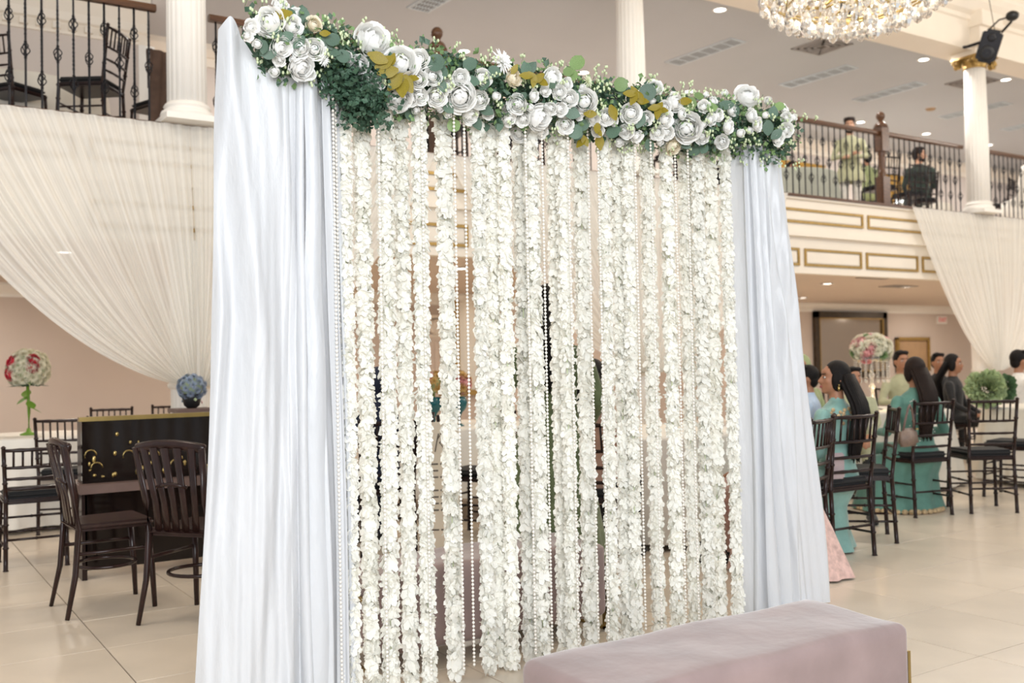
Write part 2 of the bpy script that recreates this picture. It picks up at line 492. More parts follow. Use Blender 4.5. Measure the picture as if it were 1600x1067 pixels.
# ---- fluted columns
COLX = [(2.348, 'fluted white column beside the left white curtain'), (7.366, 'fluted white column rising behind the flower garland'),
        (14.136, 'fluted white column with gilt scroll capital and black speaker')]
def flute(an, z): return 1 - .055 * max(0, math.sin(20 * an)) ** 0.6 if math.sin(20 * an) > 0 else 1.0
for cx, lab in COLX:
    c = thing('column', (cx, YB - .06, 0), lab, 'column', kind='structure')
    MB().lathe([(.165, .18), (.163, 2.4)], 80, mod=flute).build('shaft', m_white, c, True)
    MB().lathe([(.168, ZB + .16), (.165, 4.6), (.150, 5.62)], 120, mod=flute).build('shaft', m_white, c, True)
    for z0 in (0.0, ZB):
        bs = MB().lathe([(.215, z0 + .05), (.225, z0 + .075), (.215, z0 + .10), (.185, z0 + .115), (.185, z0 + .125), (.198, z0 + .145), (.185, z0 + .165), (.168, z0 + .18)], 40)
        bs.box((0, 0, z0 + .025), (.46, .46, .05)); bs.build('base', m_white, c, False)
    cp = MB().lathe([(.155, 5.62), (.17, 5.63), (.155, 5.65), (.18, 5.69), (.23, 5.75)], 32)
    cp.box((0, 0, 5.775), (.50, .46, .03))
    for sx in (-1, 1):
        for sy in (-1, 1):
            for q in range(2):
                pth = []
                for i in range(18):
                    a = i / 17 * 3.4 * PI; rr = .078 * (1 - i / 20)
                    pth.append((sx * (.235 + rr * math.cos(a) * .9), sy * (.16 - q * .05), 5.68 + rr * math.sin(a)))
                cp.tube(pth, .02, 6)
    cp.build('capital', m_gilt, c, True)
    pb = MB().box((0, .05, 5.86), (.40, .40, .16)); pb.box((0, -.06, 6.05), (.46, .36, .30)); pb.box((0, -.08, 6.30), (.54, .46, .22)); pb.build('impost_block', m_cream, c)

# ---- balcony railing
RAILZ = ZB + 1.02
def baluster(kind):
    mb = MB()
    hb = RAILZ - ZB - .02
    zs = [.50] if kind == 1 else [.27, .77]
    mb.box((0, 0, hb / 2), (.0135, .0135, hb))
    for z in zs:
        for k in range(4):
            pth = []
            for i in range(9):
                t = i / 8; a = k * PI / 2 + t * PI * .9
                r = .029 * math.sin(PI * t) + .005
                pth.append((r * math.cos(a), r * math.sin(a), z + (t - .5) * .115))
            mb.tube(pth, .0048, 5)
        mb.lathe([(.010, z - .075), (.014, z - .067), (.010, z - .058)], 8); mb.lathe([(.010, z + .058), (.014, z + .067), (.010, z + .075)], 8)
    tw = []                              # twisted stretch
    z0, z1 = (.60, .90) if kind == 1 else (.36, .66)
    for k in range(2):
        mb.tube([(.006 * math.cos(a + k * PI), .006 * math.sin(a + k * PI), z0 + (z1 - z0) * i / 30) for i, a in ((i, i * .9) for i in range(31))], .0058, 4)
    me = mb.mesh('baluster', False); me.materials.append(m_iron); return me
BAL = [baluster(1), baluster(2)]
segs = [(-.9, 2.12, 'railing section left of the first fluted column'), (2.58, 4.81, 'railing section between the first column and the near newel post'),
        (5.0, 7.15, 'railing section between the near newel post and second column'), (7.58, 11.92, 'long railing section left of the far newel post'),
        (12.11, 13.92, 'railing section between the far newel post and speaker column'), (14.36, 17.4, 'railing section to the right of the speaker column')]
bi = 0
for x0, x1, lab in segs:
    rl = thing('railing', (x0, YB + .06, ZB), 'wrought iron ' + lab, 'railing', 'balcony railing sections')
    prof = [(-.03, -.03), (.03, -.03), (.036, -.012), (.036, .008), (.026, .028), (-.026, .028), (-.036, .008), (-.036, -.012)]
    L_ = x1 - x0; k = len(prof)
    mb = MB(); mb.add([(x, p[0], 1.02 + p[1]) for x in (0, L_) for p in prof],
                      [(i, (i + 1) % k, k + (i + 1) % k, k + i) for i in range(k)] + [tuple(range(k)), tuple(2 * k - 1 - i for i in range(k))])
    mb.build('handrail', m_wood, rl, False)
    n = int(round(L_ / .122))
    for i in range(n):
        x = (i + .5) * L_ / n
        b = mobj('baluster', BAL[bi % 2], None, rl); b.location = (x, 0, 0); b.rotation_euler = (0, 0, R.uniform(0, 1.5)); bi += 1
for cx, lab in ((4.906, 'turned wooden newel post peeking over the garland'), (12.014, 'turned wooden newel post with ball finial right of the garland')):
    n = thing('newel_post', (cx, YB + .06, ZB), lab, 'newel post', 'wooden newel posts')
    MB().box((0, 0, .20), (.15, .15, .40)).build('post_block', m_wood, n)
    MB().box((0, 0, .93), (.15, .15, .34)).build('post_block', m_wood, n)
    MB().lathe([(.072, .40), (.05, .42), (.062, .45), (.045, .48), (.040, .56), (.052, .66), (.045, .70), (.062, .73), (.05, .75), (.072, .76)], 20).build('turned_shaft', m_wood, n, True)
    MB().lathe([(.1, 1.10), (.085, 1.14), (.06, 1.17), (.035, 1.185), (.03, 1.20), (.045, 1.215), (.062, 1.245), (.064, 1.265), (.052, 1.30), (.03, 1.322), (.006, 1.33)], 20).build('finial', m_wood, n, True)

# ---- sheer drapes gathered to the columns
def drape(cx, half, label, name='sheer_drape', halfl=None, zg=1.16):
    o = thing(name, (cx, YB - .12, 0), label, 'drape', 'sheer balcony drapes')
    for sgn, hw in ((-1, halfl or half), (1, half)):
        def fn(s, t, sgn=sgn, hw=hw):
            xe = sgn * (.0 + hw * s)
            g = sgn * (.02 + .11 * s)
            c = (xe + (g - xe) * .48, ZB - .02 - (ZB - zg) * (.55 + .32 * s))
            a = (1 - t) ** 2; b = 2 * t * (1 - t); d = t * t
            x = a * xe + b * c[0] + d * g
            z = a * (ZB - .015) + b * c[1] + d * zg
            amp = .028 * (.35 + .65 * min(1, t * 2.2)) * (1 - .5 * t)
            y = amp * (math.sin(s * 118 + 2 * math.sin(s * 17)) + .6 * math.sin(s * 47 + 1.3)) - .05 * math.sin(PI * t) - .17 * min(1, t * 1.2)
            return (x, y, z)
        MB().grid(fn, 200, 26).build('voile_wing', m_sheer, o, True)
    tb_ = MB().lathe([(.16, zg - .03), (.185, zg - .015), (.19, zg + .015), (.165, zg + .03)], 24, c=(0, 0, 0), mod=lambda an, z: 1 + .03 * math.sin(9 * an))
    tb_.v = [(x, y * .95 + .05, z) for x, y, z in tb_.v]
    tb_.build('tie_band', m_cloth, o, True)
    def tail(s, t):
        an = 2 * PI * s
        r = (.15 + .05 * t) * (1 + .12 * math.sin(14 * an))
        return (r * math.cos(an), r * math.sin(an) * .9 + .03, zg - .03 - t * (zg - .06))
    return o
drape(2.348, 2.42, 'ivory sheer drape swagged to the column beside the left white curtain')
drape(7.366, 2.50, 'ivory sheer drape glimpsed behind the hanging flower strands')
drape(14.136, 2.6, 'ivory sheer drape gathered right of the gilt panelled balcony front', halfl=1.72, zg=1.06)

# ---- ceiling fittings of the upper ceiling
LMP = MB().lathe([(.075, 0), (.10, -.004), (.105, -.012), (.078, -.014), (.075, -.006)], 28).mesh('trim_ring', True); LMP.materials.append(m_ring)
LGL = MB().lathe([(.074, -.004), (.074, -.009)], 28).mesh('lens', False); LGL.materials.append(m_glow)
def downlight(x, y, z, label, power, group):
    o = thing('downlight', (x, y, z), label, 'downlight', group)
    mobj('trim_ring', LMP, None, o); mobj('lens', LGL, None, o)
    if power:
        l = lamp('downlight_lamp', 'AREA', (x, y, z - .02), power, (1, .965, .92) if z > 4 else WARM, .14, target=(x, y, 0))
k = 0
for x in (2.9, 5.1, 7.4, 9.6, 11.87, 14.1, 16.4, 18.5, 20.75, 23.0):
    downlight(x, 12.55, ZC, 'round glowing downlight, %s along the rear row of the upper ceiling' % ORD[k], 34, 'rear row of upper downlights'); k += 1
k = 0
for x in (9.47, 11.70, 13.85, 16.1):
    downlight(x, 9.40, ZC, 'round glowing downlight, %s in the front row near the beam' % ORD[k], 34, 'front row of upper downlights'); k += 1

def hit_ceiling(u, v, z=ZC): return PZ(u, v, z)
k = 0
for (u0, v0, u1, v1) in ((652, 15, 702, -14), (1050, 99, 1154, 62), (1226, 134, 1332, 103), (1340, 157, 1440, 129), (1472, 184, 1575, 160), (1570, 203, 1650, 184)):
    a = hit_ceiling(u0, v0); b = hit_ceiling(u1, v1); c = (a + b) / 2
    L_ = (b - a).length; an = math.atan2(b.y - a.y, b.x - a.x)
    o = thing('slot_diffuser', (c.x, c.y, ZC), 'long slatted air slot in the upper ceiling, %s from the garland side' % ORD[k], 'air vent', 'linear ceiling diffusers', rz=an); k += 1
    mb = MB()
    for sy in (-1, 1): mb.box((0, sy * .15, -.008), (L_, .03, .016))
    for sx in (-1, 1): mb.box((sx * (L_ / 2 - .015), 0, -.008), (.03, .3, .016))
    mb.build('frame', m_ventl, o)
    MB().box((0, 0, -.003), (L_ - .06, .27, .004)).build('backing', m_ventd, o)
    sm = MB().box((0, 0, -.009), (L_ - .06, .022, .010)).mesh('slat', False); sm.materials.append(m_ventl)
    for i in range(6):
        s_ = mobj('slat', sm, None, o); s_.location = (0, -.115 + i * .046, 0); s_.rotation_euler = (.35, 0, 0)
    dv = MB().box((0, 0, -.010), (.02, .27, .012)).mesh('divider', False); dv.materials.append(m_ventl)
    for i in range(1, 6):
        s_ = mobj('divider', dv, None, o); s_.location = (-L_ / 2 + i * L_ / 6, 0, 0)
for (u, v, lab) in ((1284, 72, 'square dark louvred ceiling vent below the chandelier'), (1519, 128, 'square dark louvred ceiling vent behind the speaker column')):
    c = hit_ceiling(u, v)
    o = thing('square_vent', (c.x, c.y, ZC), lab, 'air vent', 'square ceiling vents')
    for i in range(4):
        s = .30 - i * .07; mb = MB()
        for sx in (-1, 1):
            mb.box((sx * s, 0, -.006 - .004 * i), (.03, 2 * s + .03, .012)); mb.box((0, sx * s, -.006 - .004 * i), (2 * s + .03, .03, .012))
        mb.build('louvre', m_vent, o)
    MB().box((0, 0, -.002), (.6, .6, .004)).build('backing', m_ventd, o)
c = hit_ceiling(1454, 169)
o = thing('smoke_detector', (c.x, c.y, ZC), 'small round smoke detector on the upper ceiling', 'smoke detector')
MB().lathe([(.09, 0), (.09, -.02), (.07, -.04), (.02, -.045)], 20).build('body', m_tan, o, True)
MB().lathe([(.095, 0), (.095, -.008)], 20).build('base', m_white, o, True)

# ---- ceiling fittings under the balcony
k = 0
for x in (1.6, 3.4, 6.0, 8.6, 10.6, 12.6, 14.6, 17.0, 19.5, 22.5):
    downlight(x, 10.35, ZU, 'round glowing downlight under the balcony, %s from the left' % ORD[k], 17, 'downlights under the balcony'); k += 1
for x in (0.5, 5, 10, 15.0, 20.0, 25.0):
    downlight(x, 12.9, ZU, 'round downlight in the deep row under the balcony, %s from the left' % ORD[int((x + 1) / 5)], 24, 'deep downlights under the balcony')
for (u, v, lab) in ((1256, 424, 'flat grey vent under the balcony beside the right curtain'), (1372, 433, 'flat grey vent under the balcony near the swagged drape'),
                    (1404, 447, 'small round grey vent under the balcony')):
    c = PZ(u, v, ZU)
    o = thing('ceiling_vent', (c.x, min(c.y, 13.5), ZU), lab, 'air vent', 'vents under the balcony')
    mb = MB()
    for sx in (-1, 1): mb.box((sx * .3, 0, -.006), (.02, .32, .012)); mb.box((0, sx * .15, -.006), (.6, .02, .012))
    mb.build('frame', m_vent, o)
    sm = MB().box((0, 0, -.006), (.58, .02, .008)).mesh('slat', False); sm.materials.append(m_vent)
    for i in range(6): s_ = mobj('slat', sm, None, o); s_.location = (0, -.12 + .048 * i, 0); s_.rotation_euler = (.4, 0, 0)

# ================================================================== THE FLOWER BACKDROP
YBD = 3.56
# ---- pipe stand behind everything
st = thing('backdrop_stand', (2.5, YBD + .03, 0), 'white metal pipe stand carrying the flower backdrop', 'backdrop stand')
for x in (1.12, 3.93):
    MB().tube([(x - 2.5, 0, .02), (x - 2.5, 0, 2.42)], .019, 12).build('post', m_ring, st, True)
    mb = MB().box((x - 2.5, 0, .008), (.34, .34, .016)); mb.lathe([(.035, .016), (.035, .07), (.022, .09)], 14, c=(x - 2.5, 0, 0)); mb.build('base_plate', m_ring, st)
MB().tube([(-1.40, 0, 2.39), (1.45, 0, 2.39)], .017, 12).build('crossbar', m_ring, st, True)

# ---- satin curtains
def curtain(name, label, xt, xb, ztop, nfold, soft, seed, ycen, tuck):
    rr = random.Random(seed)
    ph = [rr.uniform(0, 6.28) for _ in range(12)]
    x_mid = (xt[0] + xt[1]) / 2
    o = thing(name, (x_mid, ycen, 0), label, 'curtain', 'white satin side curtains')
    def sheet(s, t):
        x0 = xt[0] + (xb[0] - xt[0]) * t ** 1.15
        x1 = xt[1] + (xb[1] - xt[1]) * t ** 1.1
        z = ztop(s) * (1 - t) + .012 * t
        w = soft(s)                                    # 1 = loose swooping cloth, 0 = tight pleats
        sw = s + .012 * math.sin(5 * t + ph[6] + 9 * s)
        pl = math.sin(2 * PI * nfold * sw + ph[0] + 1.2 * math.sin(2.1 * PI * sw + ph[1]))
        pl2 = math.sin(2 * PI * nfold * 1.73 * sw + ph[2] + .8 * t)
        y = (1 - w) * (.020 + .014 * t) * (pl + .55 * pl2)
        # loose cloth: broad folds that run from the raised corner down and inward
        dg = s - .34 * min(1, t * 2.4) * (1 - .55 * t)
        br = math.sin(2 * PI * 3.1 * dg + ph[3]) * .024 + math.sin(2 * PI * 4.9 * dg + 2.6 * t + ph[4]) * .010 + .006 * math.sin(23 * s + 11 * t + 4 * math.sin(3.1 * t + 7 * s))
        cat = .042 * math.exp(-((s - .30 - .12 * t) / .13) ** 2) * math.sin(min(1, t * 3.0) * PI * .5)
        dr = .3 * .014 * math.sin(2 * PI * 13 * s + 3 * math.sin(2.2 * t + ph[5]))
        y += w * (br * (.35 + .65 * min(1, t * 3)) - cat + dr * t)
        y += .008 * math.sin(9 * t + 14 * s + ph[7]) * t
        xx = x0 + (x1 - x0) * (s + (.35 / nfold) * (1 - w) * .5 * math.sin(4 * PI * nfold * sw + ph[8]))
        # the ends turn back around the post
        e = max(0, .07 - s) / .07; e2 = max(0, s - .95) / .05
        y += .05 * e * e + .04 * e2 * e2
        return (xx - x_mid, y, z)
    MB().grid(sheet, 230, 150).build('satin_panel', m_satin, o, True)
    return o, sheet

def ztL(s):
    # raised, rounded corner over the post, dipping to the tie line under the garland
    pk = 2.545 - 1.5 * (max(0, .06 - s)) ** 1.3 - 6.0 * (max(0, s - .06) ** 2 if s < .16 else .01)
    d = min(1, max(0, (s - .13) / .24)); d = d * d * (3 - 2 * d)
    return pk * (1 - d) + 2.36 * d
def softL(s):
    d = min(1, max(0, (s - .42) / .28)); return 1 - d * d * (3 - 2 * d) * .92
cl, shL = curtain('satin_curtain', 'wide white satin curtain with a raised corner, left of the strands', (1.065, 1.515), (.955, 1.565), ztL, 8.5, softL, 3, 3.50, True)
# rolled hem edge where two widths of cloth overlap
def hem(s, t):
    tt = t
    p = shL(.725 + .01 * math.sin(9 * tt) - .03 * tt, tt); q = (s - .5) * (.05 + .045 * t)
    return (p[0] + q, p[1] - .022 - .016 * math.cos(PI * (s - .5)) - .01 * t, max(.012, p[2]))
MB().grid(hem, 12, 90).build('overlap_panel', m_satin, cl, True)

def ztR(s):
    d = min(1, max(0, (s - .80) / .20)); return 2.36 + .02 * d - .05 * (max(0, s - .93) / .07)
def softR(s):
    d = min(1, max(0, (s - .34) / .25)); return .10 + .82 * d * d * (3 - 2 * d)
curtain('satin_curtain', 'narrow white satin curtain at the right end of the strands', (3.645, 3.975), (3.63, 4.26), ztR, 7.5, softR, 11, 3.52, True)

# ---- hanging flower strands
def strand_mesh(seed, L=2.36, rad=.024, size=.023):
    rg = np.random.default_rng(seed)
    V = []; F = []
    pet = np.array([(0.0, 0.0), (.55, -.46), (1.0, -.26), (1.0, .26), (.55, .46)])
    zlift = np.array([0, .10, .34, .34, .10])
    n = 0
    z = -.01
    while z > -L:
        for k in range(4):
            a = rg.uniform(0, 2 * PI)
            c = np.array([rad * math.cos(a), rad * math.sin(a), z + rg.uniform(-.006, .006)])
            nrm = np.array([math.cos(a), math.sin(a), rg.uniform(-.9, .75)]); nrm /= np.linalg.norm(nrm)
            t1 = np.cross(nrm, [0, 0, 1.0]); t1 /= np.linalg.norm(t1); t2 = np.cross(nrm, t1)
            sp = rg.uniform(0, PI); sz = size * rg.uniform(.72, 1.38); cup = rg.uniform(-.5, .9)
            for q in range(4):
                b = sp + q * PI / 2 + rg.uniform(-.25, .25)
                d1 = math.cos(b) * t1 + math.sin(b) * t2; d2 = -math.sin(b) * t1 + math.cos(b) * t2
                tw = rg.uniform(-.3, .3)
                pts = c + sz * (pet[:, :1] * d1 + pet[:, 1:] * d2) + nrm * (sz * (zlift * cup + tw * pet[:, 1]))[:, None] - np.array([0, 0, 1.0]) * (sz * .32 * pet[:, 0] ** 2)[:, None]
                V.append(pts); F.append((n, n + 1, n + 4)); F.append((n + 1, n + 2, n + 3, n + 4)); n += 5
        z -= .0118
    me = bpy.data.meshes.new('petals'); me.from_pydata(np.concatenate(V).tolist(), [], F); me.materials.append(m_petal); me.update()
    return me
SV = [strand_mesh(40 + i, rad=(.0155 + .003 * (i % 3)), size=.0228 + .0022 * (i % 2)) for i in range(8)]
cordm = MB().tube([(0, 0, 0), (0, 0, -2.36)], .0022, 5).mesh('cord', True); cordm.materials.append(m_bud)
su = [545, 573, 611, 634, 664, 702, 755, 775, 797, 822, 839, 875, 889, 917, 954, 974, 992, 1021, 1052, 1080, 1100, 1120, 1144]
NS = len(su)
for i, u in enumerate(su):
    yy = YBD + (.035 if i % 2 else -.03)
    p = PY(u, 720, yy)
    L_ = 2.36
    o = thing('flower_strand', (p.x, yy, 2.385), 'cream white silk petal strand, %s from the left curtain' % ORD[i], 'flower strand', 'hanging silk flower strands', rz=R.uniform(0, 6.28))
    o.rotation_euler = (R.uniform(-.004, .004), R.uniform(-.006, .006), o.rotation_euler[2])
    mobj('cord', cordm, None, o)
    mobj('petals', SV[i % 8], None, o, kind='stuff')
# extra short-pitch strands of the upper half are doubled by wider heads near the bar
bd = MB()
for i in range(150):
    bd.ell((0, 0, -.02 - i * .0153), .0061, 7, 5)
bdm = bd.mesh('pearls', True); bdm.materials.append(m_pearl)
bcord = MB().tube([(0, 0, 0), (0, 0, -2.31)], .0012, 4).mesh('thread', True); bcord.materials.append(m_pearl)
pu = [529, 533, 600, 668, 719, 735, 831, 857, 898, 929, 945, 1003, 1028, 1066, 1086]
for i, u in enumerate(pu):
    yy = YBD - .085 + (.02 if i % 2 else 0)
    p = PY(u, 720, yy)
    o = thing('pearl_strand', (p.x, yy, 2.375), 'string of small pearl beads, %s from the left curtain' % ORD[i], 'pearl strand', 'hanging pearl strings', rz=R.uniform(0, 6.28))
    mobj('thread', bcord, None, o); mobj('pearls', bdm, None, o, kind='stuff')

# ---- flower heads
def bloom_mesh(kind, seed, m):
    rg = random.Random(seed); mb = MB()
    zs = 1.0
    if kind == 'peony':  rings = [(3, .40, 6, 1.2), (4, .54, 26, 1.05), (5, .67, 42, 1.0), (5, .80, 55, 1.0), (6, .93, 68, .95), (5, 1.03, 84, .9)]
    elif kind == 'rose': rings = [(2, .26, 0, 1.2), (3, .40, 22, 1.1), (4, .54, 38, 1.05), (5, .69, 52, 1.0), (5, .84, 64, 1.0), (6, .99, 80, .92)]; zs = .88
    elif kind == 'bud':  rings = [(3, .50, 6, 1.2), (3, .66, 24, 1.1), (4, .84, 48, 1.05)]; zs = 1.22
    else:                rings = [(6, .22, .60, .7), (9, .50, .62, .6), (12, .78, .46, .5), (14, 1.0, .24, .42)]
    for ri, (n, rad, hgt, wd) in enumerate(rings):
        off = rg.uniform(0, 6.28)
        for k in range(n):
            a0 = off + 2 * PI * k / n + rg.uniform(-.15, .15); hw = wd * PI / n * (1.25 if kind != 'dahlia' else 1.5)
            NU, NV = (5, 5) if kind != 'dahlia' else (2, 3)
            base = len(mb.v); tilt = rg.uniform(-11, 11); rj = rad * rg.uniform(.96, 1.04); hj = hgt * rg.uniform(.93, 1.07)
            for i in range(NU + 1):
                for j in range(NV + 1):
                    x = i / NU * 2 - 1; t = j / NV
                    if kind == 'dahlia':
                        an = a0 + x * hw * math.sin(PI * (.1 + .86 * t))
                        r = rj * (.15 + .85 * t); z = hj * (.2 + .8 * math.sin(t * PI * .62)) - .05 * abs(x) * rj * t + .08 * x * x
                    else:
                        an = a0 + x * hw * (.55 + .45 * math.sin(PI * (.1 + .6 * t)))
                        te = hgt + tilt + 20 * x * x + 6 * math.sin(4.5 * x + k * 1.7)
                        th = math.radians(125 + (te - 125) * t)
                        rr = rj * (1 + .17 * (max(0, t - .55) / .45) ** 1.6 * (1 if ri > 0 else 0) + .06 * x * t)
                        r = rr * math.sin(th); z = rr * math.cos(th) * zs
                    mb.v.append((r * math.cos(an), r * math.sin(an), z))
            for i in range(NU):
                for j in range(NV):
                    a = base + i * (NV + 1) + j
                    mb.f.append((a, a + NV + 1, a + NV + 2, a + 1))
    if kind != 'dahlia': r0 = rings[0][1] * .92; mb.ell((0, 0, 0), (r0, r0, r0 * zs), 10, 8)
    me = mb.mesh('bloom', True); me.materials.append(m); return me
BL = {k: [bloom_mesh(k, s, m_flower) for s in (1, 2, 3)] for k in ('peony', 'rose', 'bud', 'dahlia')}
BLc = [bloom_mesh('rose', 9, m_flcream)]; BLg = [bloom_mesh('dahlia', 9, m_flgreen)]

def orient(n, roll=0.0):
    n = Vector(n).normalized(); q = n.to_track_quat('Z', 'Y')
    return q @ Matrix.Rotation(roll, 3, 'Z').to_quaternion()

GY, GR = 3.53, .135
def gz(x): return 2.425 + .055 * max(0, (1.75 - x) / .6)
gl = thing('flower_garland', (2.55, GY, 2.4), 'lush garland of white blooms and greenery along the backdrop top', 'flower garland')
GLI = gl.matrix_basis.inverted()
def garland_hit(u, v, rad=GR):
    d = ray(u, v)
    p0 = PY(u, v, GY)
    zc = gz(p0.x)
    # ray against a cylinder running along X
    oy, oz = CAM_POS.y - GY, CAM_POS.z - zc
    A = d.y * d.y + d.z * d.z; B = 2 * (oy * d.y + oz * d.z); C = oy * oy + oz * oz - rad * rad
    D = B * B - 4 * A * C
    if D > 0:
        t = (-B - math.sqrt(D)) / (2 * A); p = CAM_POS + d * t
    else:
        p = CAM_POS + d * (-B / (2 * A))
    n = Vector((R.uniform(-.25, .25), p.y - GY, p.z - zc)).normalized()
    n = (n + Vector((-.45, -.80, -.25))).normalized()
    return p, n
FLW = """440 10 14 r|461 20 9 r|420 34 20 p|458 41 15 r|393 42 11 r|491 38 12 c|440 74 16 r|469 74 14 r|491 77 15 r|402 69 8 b|436 94 9 r|471 105 18 p|458 93 6 b|429 112 9 b|484 116 8 r|505 94 10 d|542 89 8 r|561 101 13 r|571 124 13 r|589 129 13 r|583 62 25 p|551 157 8 b|571 157 9 b|584 153 7 b|540 172 9 r|388 56 8 r|627 99 23 p|655 92 14 r|653 124 13 r|622 154 18 p|641 156 10 r|656 151 12 r|683 151 15 r|676 119 13 r|719 151 21 p|749 156 13 r|735 181 13 r|755 123 14 r|781 98 20 d|599 155 7 b|687 170 6 b|572 172 9 r|590 170 9 r|700 133 9 r|720 121 12 r|803 122 13 c|808 163 14 r|796 187 11 r|816 187 10 r|843 183 19 p|810 208 13 p|846 208 10 r|865 122 15 p|887 131 9 r|874 144 10 r|890 154 12 r|876 171 10 r|913 159 17 p|916 128 11 g|883 196 12 r|927 186 11 r|947 183 12 r|934 204 9 r|852 142 8 r|976 205 9 r|968 223 7 b|910 136 5 b|860 170 9 r|1023 137 12 r|1055 160 13 p|1039 167 9 r|986 177 14 p|979 205 11 r|996 214 9 r|1010 185 10 r|1027 208 10 r|1042 208 10 r|1041 187 12 r|1073 201 20 p|1053 229 13 c|1096 214 10 r|1100 166 9 r|1122 180 9 r|1111 187 9 r|1139 198 11 r|1128 222 10 r|1167 150 17 p|1132 146 6 b|1103 148 5 b|1175 181 10 r|1184 195 10 r|1157 208 7 b|1171 204 6 b|1200 158 7 b|1196 180 6 b|1226 170 8 r|1229 183 8 r|1240 184 6 b|1229 203 10 r|1217 217 10 r|1099 195 6 b|1031 222 6 b|967 222 7 b|1144 172 9 r|1019 158 6 b|1115 158 7 r|763 178 8 r|775 150 7 b|700 178 7 b|650 172 7 b|520 60 6 b|1066 178 8 r|1084 186 8 r|835 150 9 r|829 168 7 b|905 180 8 r|960 190 7 r"""
NM = {'p': 'peony', 'r': 'rose', 'b': 'bud', 'd': 'dahlia', 'c': 'rose', 'g': 'dahlia'}
for e in FLW.split('|'):
    u, v, r, k = e.split(); u, v, r = float(u), float(v), float(r)
    p, n = garland_hit(u, v, GR + .015)
    dep = (p - CAM_POS).dot(CAM_F)
    s = r / FPX * dep * 1.08
    me = BLc[0] if k == 'c' else BLg[0] if k == 'g' else R.choice(BL[NM[k]])
    o = mobj(NM[k], me, None, gl)
    o.matrix_local = GLI @ (Matrix.Translation(p) @ orient(n, R.uniform(0, 6.28)).to_matrix().to_4x4() @ Matrix.Diagonal((s, s, s * .92, 1)))
    if k == 'c': o['label'] = 'cream coloured rose'

def leaf_mesh(name, shape, m, cup=.25):
    mb = MB(); n = 6
    top = []
    for i in range(n + 1):
        t = i / n
        w = shape(t)
        z = cup * (t - t * t) * -.6
        mb.v += [(-w, t, z + cup * w * .5), (0, t, z), (w, t, z + cup * w * .5)]
    for i in range(n):
        a = i * 3
        mb.f += [(a, a + 1, a + 4, a + 3), (a + 1, a + 2, a + 5, a + 4)]
    me = mb.mesh(name, True); me.materials.append(m); return me
lf_e = leaf_mesh('eucalyptus_leaf', lambda t: .34 * math.sin(PI * min(1, t * .94 + .05)) ** .8, m_leafe)
lf_o = leaf_mesh('round_leaf', lambda t: .48 * math.sqrt(max(.0004, 1 - (2 * t - 1) ** 2)), m_leafo)
lf_oe = leaf_mesh('round_leaf', lambda t: .48 * math.sqrt(max(.0004, 1 - (2 * t - 1) ** 2)), m_leafe)
lf_a = leaf_mesh('amber_leaf', lambda t: .25 * math.sin(PI * min(1, t * .92 + .06)) ** 1.2 + .04, m_amber)
def put_leaf(me, u, v, px, ang, name, lift=.02):
    p, n = garland_hit(u, v, GR + lift)
    dep = (p - CAM_POS).dot(CAM_F); s = px / FPX * dep
    q = (-CAM_F + Vector((R.uniform(-.4, .4), R.uniform(-.3, .3), R.uniform(-.3, .4)))).normalized()
    d = (CAM_R * math.cos(ang) - CAM_U * math.sin(ang)); d = (d - q * d.dot(q)).normalized()
    x = d.cross(q)
    mt = Matrix((x, d, q)).transposed().to_4x4(); mt.translation = p - d * s * .5
    o = mobj(name, me, None, gl)
    o.matrix_local = GLI @ mt @ Matrix.Scale(s, 4)
D = math.radians
for (u, v, px, a) in ((428, 48, 30, 215), (446, 58, 26, 160), (475, 24, 28, -100), (467, 66, 26, 130), (512, 66, 26, 60), (455, 22, 22, 240), (590, 96, 30, 200),
                      (552, 122, 26, 100), (690, 114, 30, -80), (690, 134, 24, 60), (735, 126, 30, 200), (756, 130, 28, -70), (760, 172, 26, 30), (822, 108, 26, -110),
                      (830, 106, 24, -50), (893, 176, 30, 20), (900, 150, 22, 60), (911, 196, 26, 150), (903, 210, 24, 120), (700, 168, 24, 40), (815, 152, 20, 140),
                      (1000, 188, 26, 110), (1134, 164, 26, 180), (1070, 224, 24, 40), (1085, 236, 24, 160), (1100, 232, 22, 120), (1150, 172, 18, 60), (1200, 200, 26, 90),
                      (1208, 176, 24, -80), (1213, 210, 22, 140), (640, 180, 22, 60), (566, 165, 20, 30), (600, 176, 22, 100), (520, 82, 24, 20), (420, 85, 24, 170), (412, 74, 22, 100),
                      (745, 192, 26, 60), (755, 200, 24, 150), (780, 195, 22, 90), (1015, 228, 22, 70)):
    put_leaf(lf_e, u, v, px, D(a), 'eucalyptus_leaf')
for (u, v, px, a, m) in ((536, 88, 24, 200, 1), (520, 62, 24, 40, 1), (681, 98, 30, 170, 1), (734, 100, 24, 30, 1), (772, 112, 22, 0, 1), (902, 98, 26, -60, 0), (888, 112, 18, -100, 0),
                         (895, 118, 18, 20, 0), (970, 132, 24, 10, 0), (1012, 144, 28, -60, 1), (1078, 162, 22, 60, 0), (958, 206, 24, 0, 1), (1112, 168, 18, 100, 0), (1218, 166, 16, -90, 0),
                         (709, 196, 22, 90, 0), (566, 142, 20, 0, 1), (899, 206, 24, 150, 1), (1092, 150, 16, -90, 0)):
    put_leaf(lf_oe if m else lf_o, u, v, px, D(a), 'round_leaf', .035)
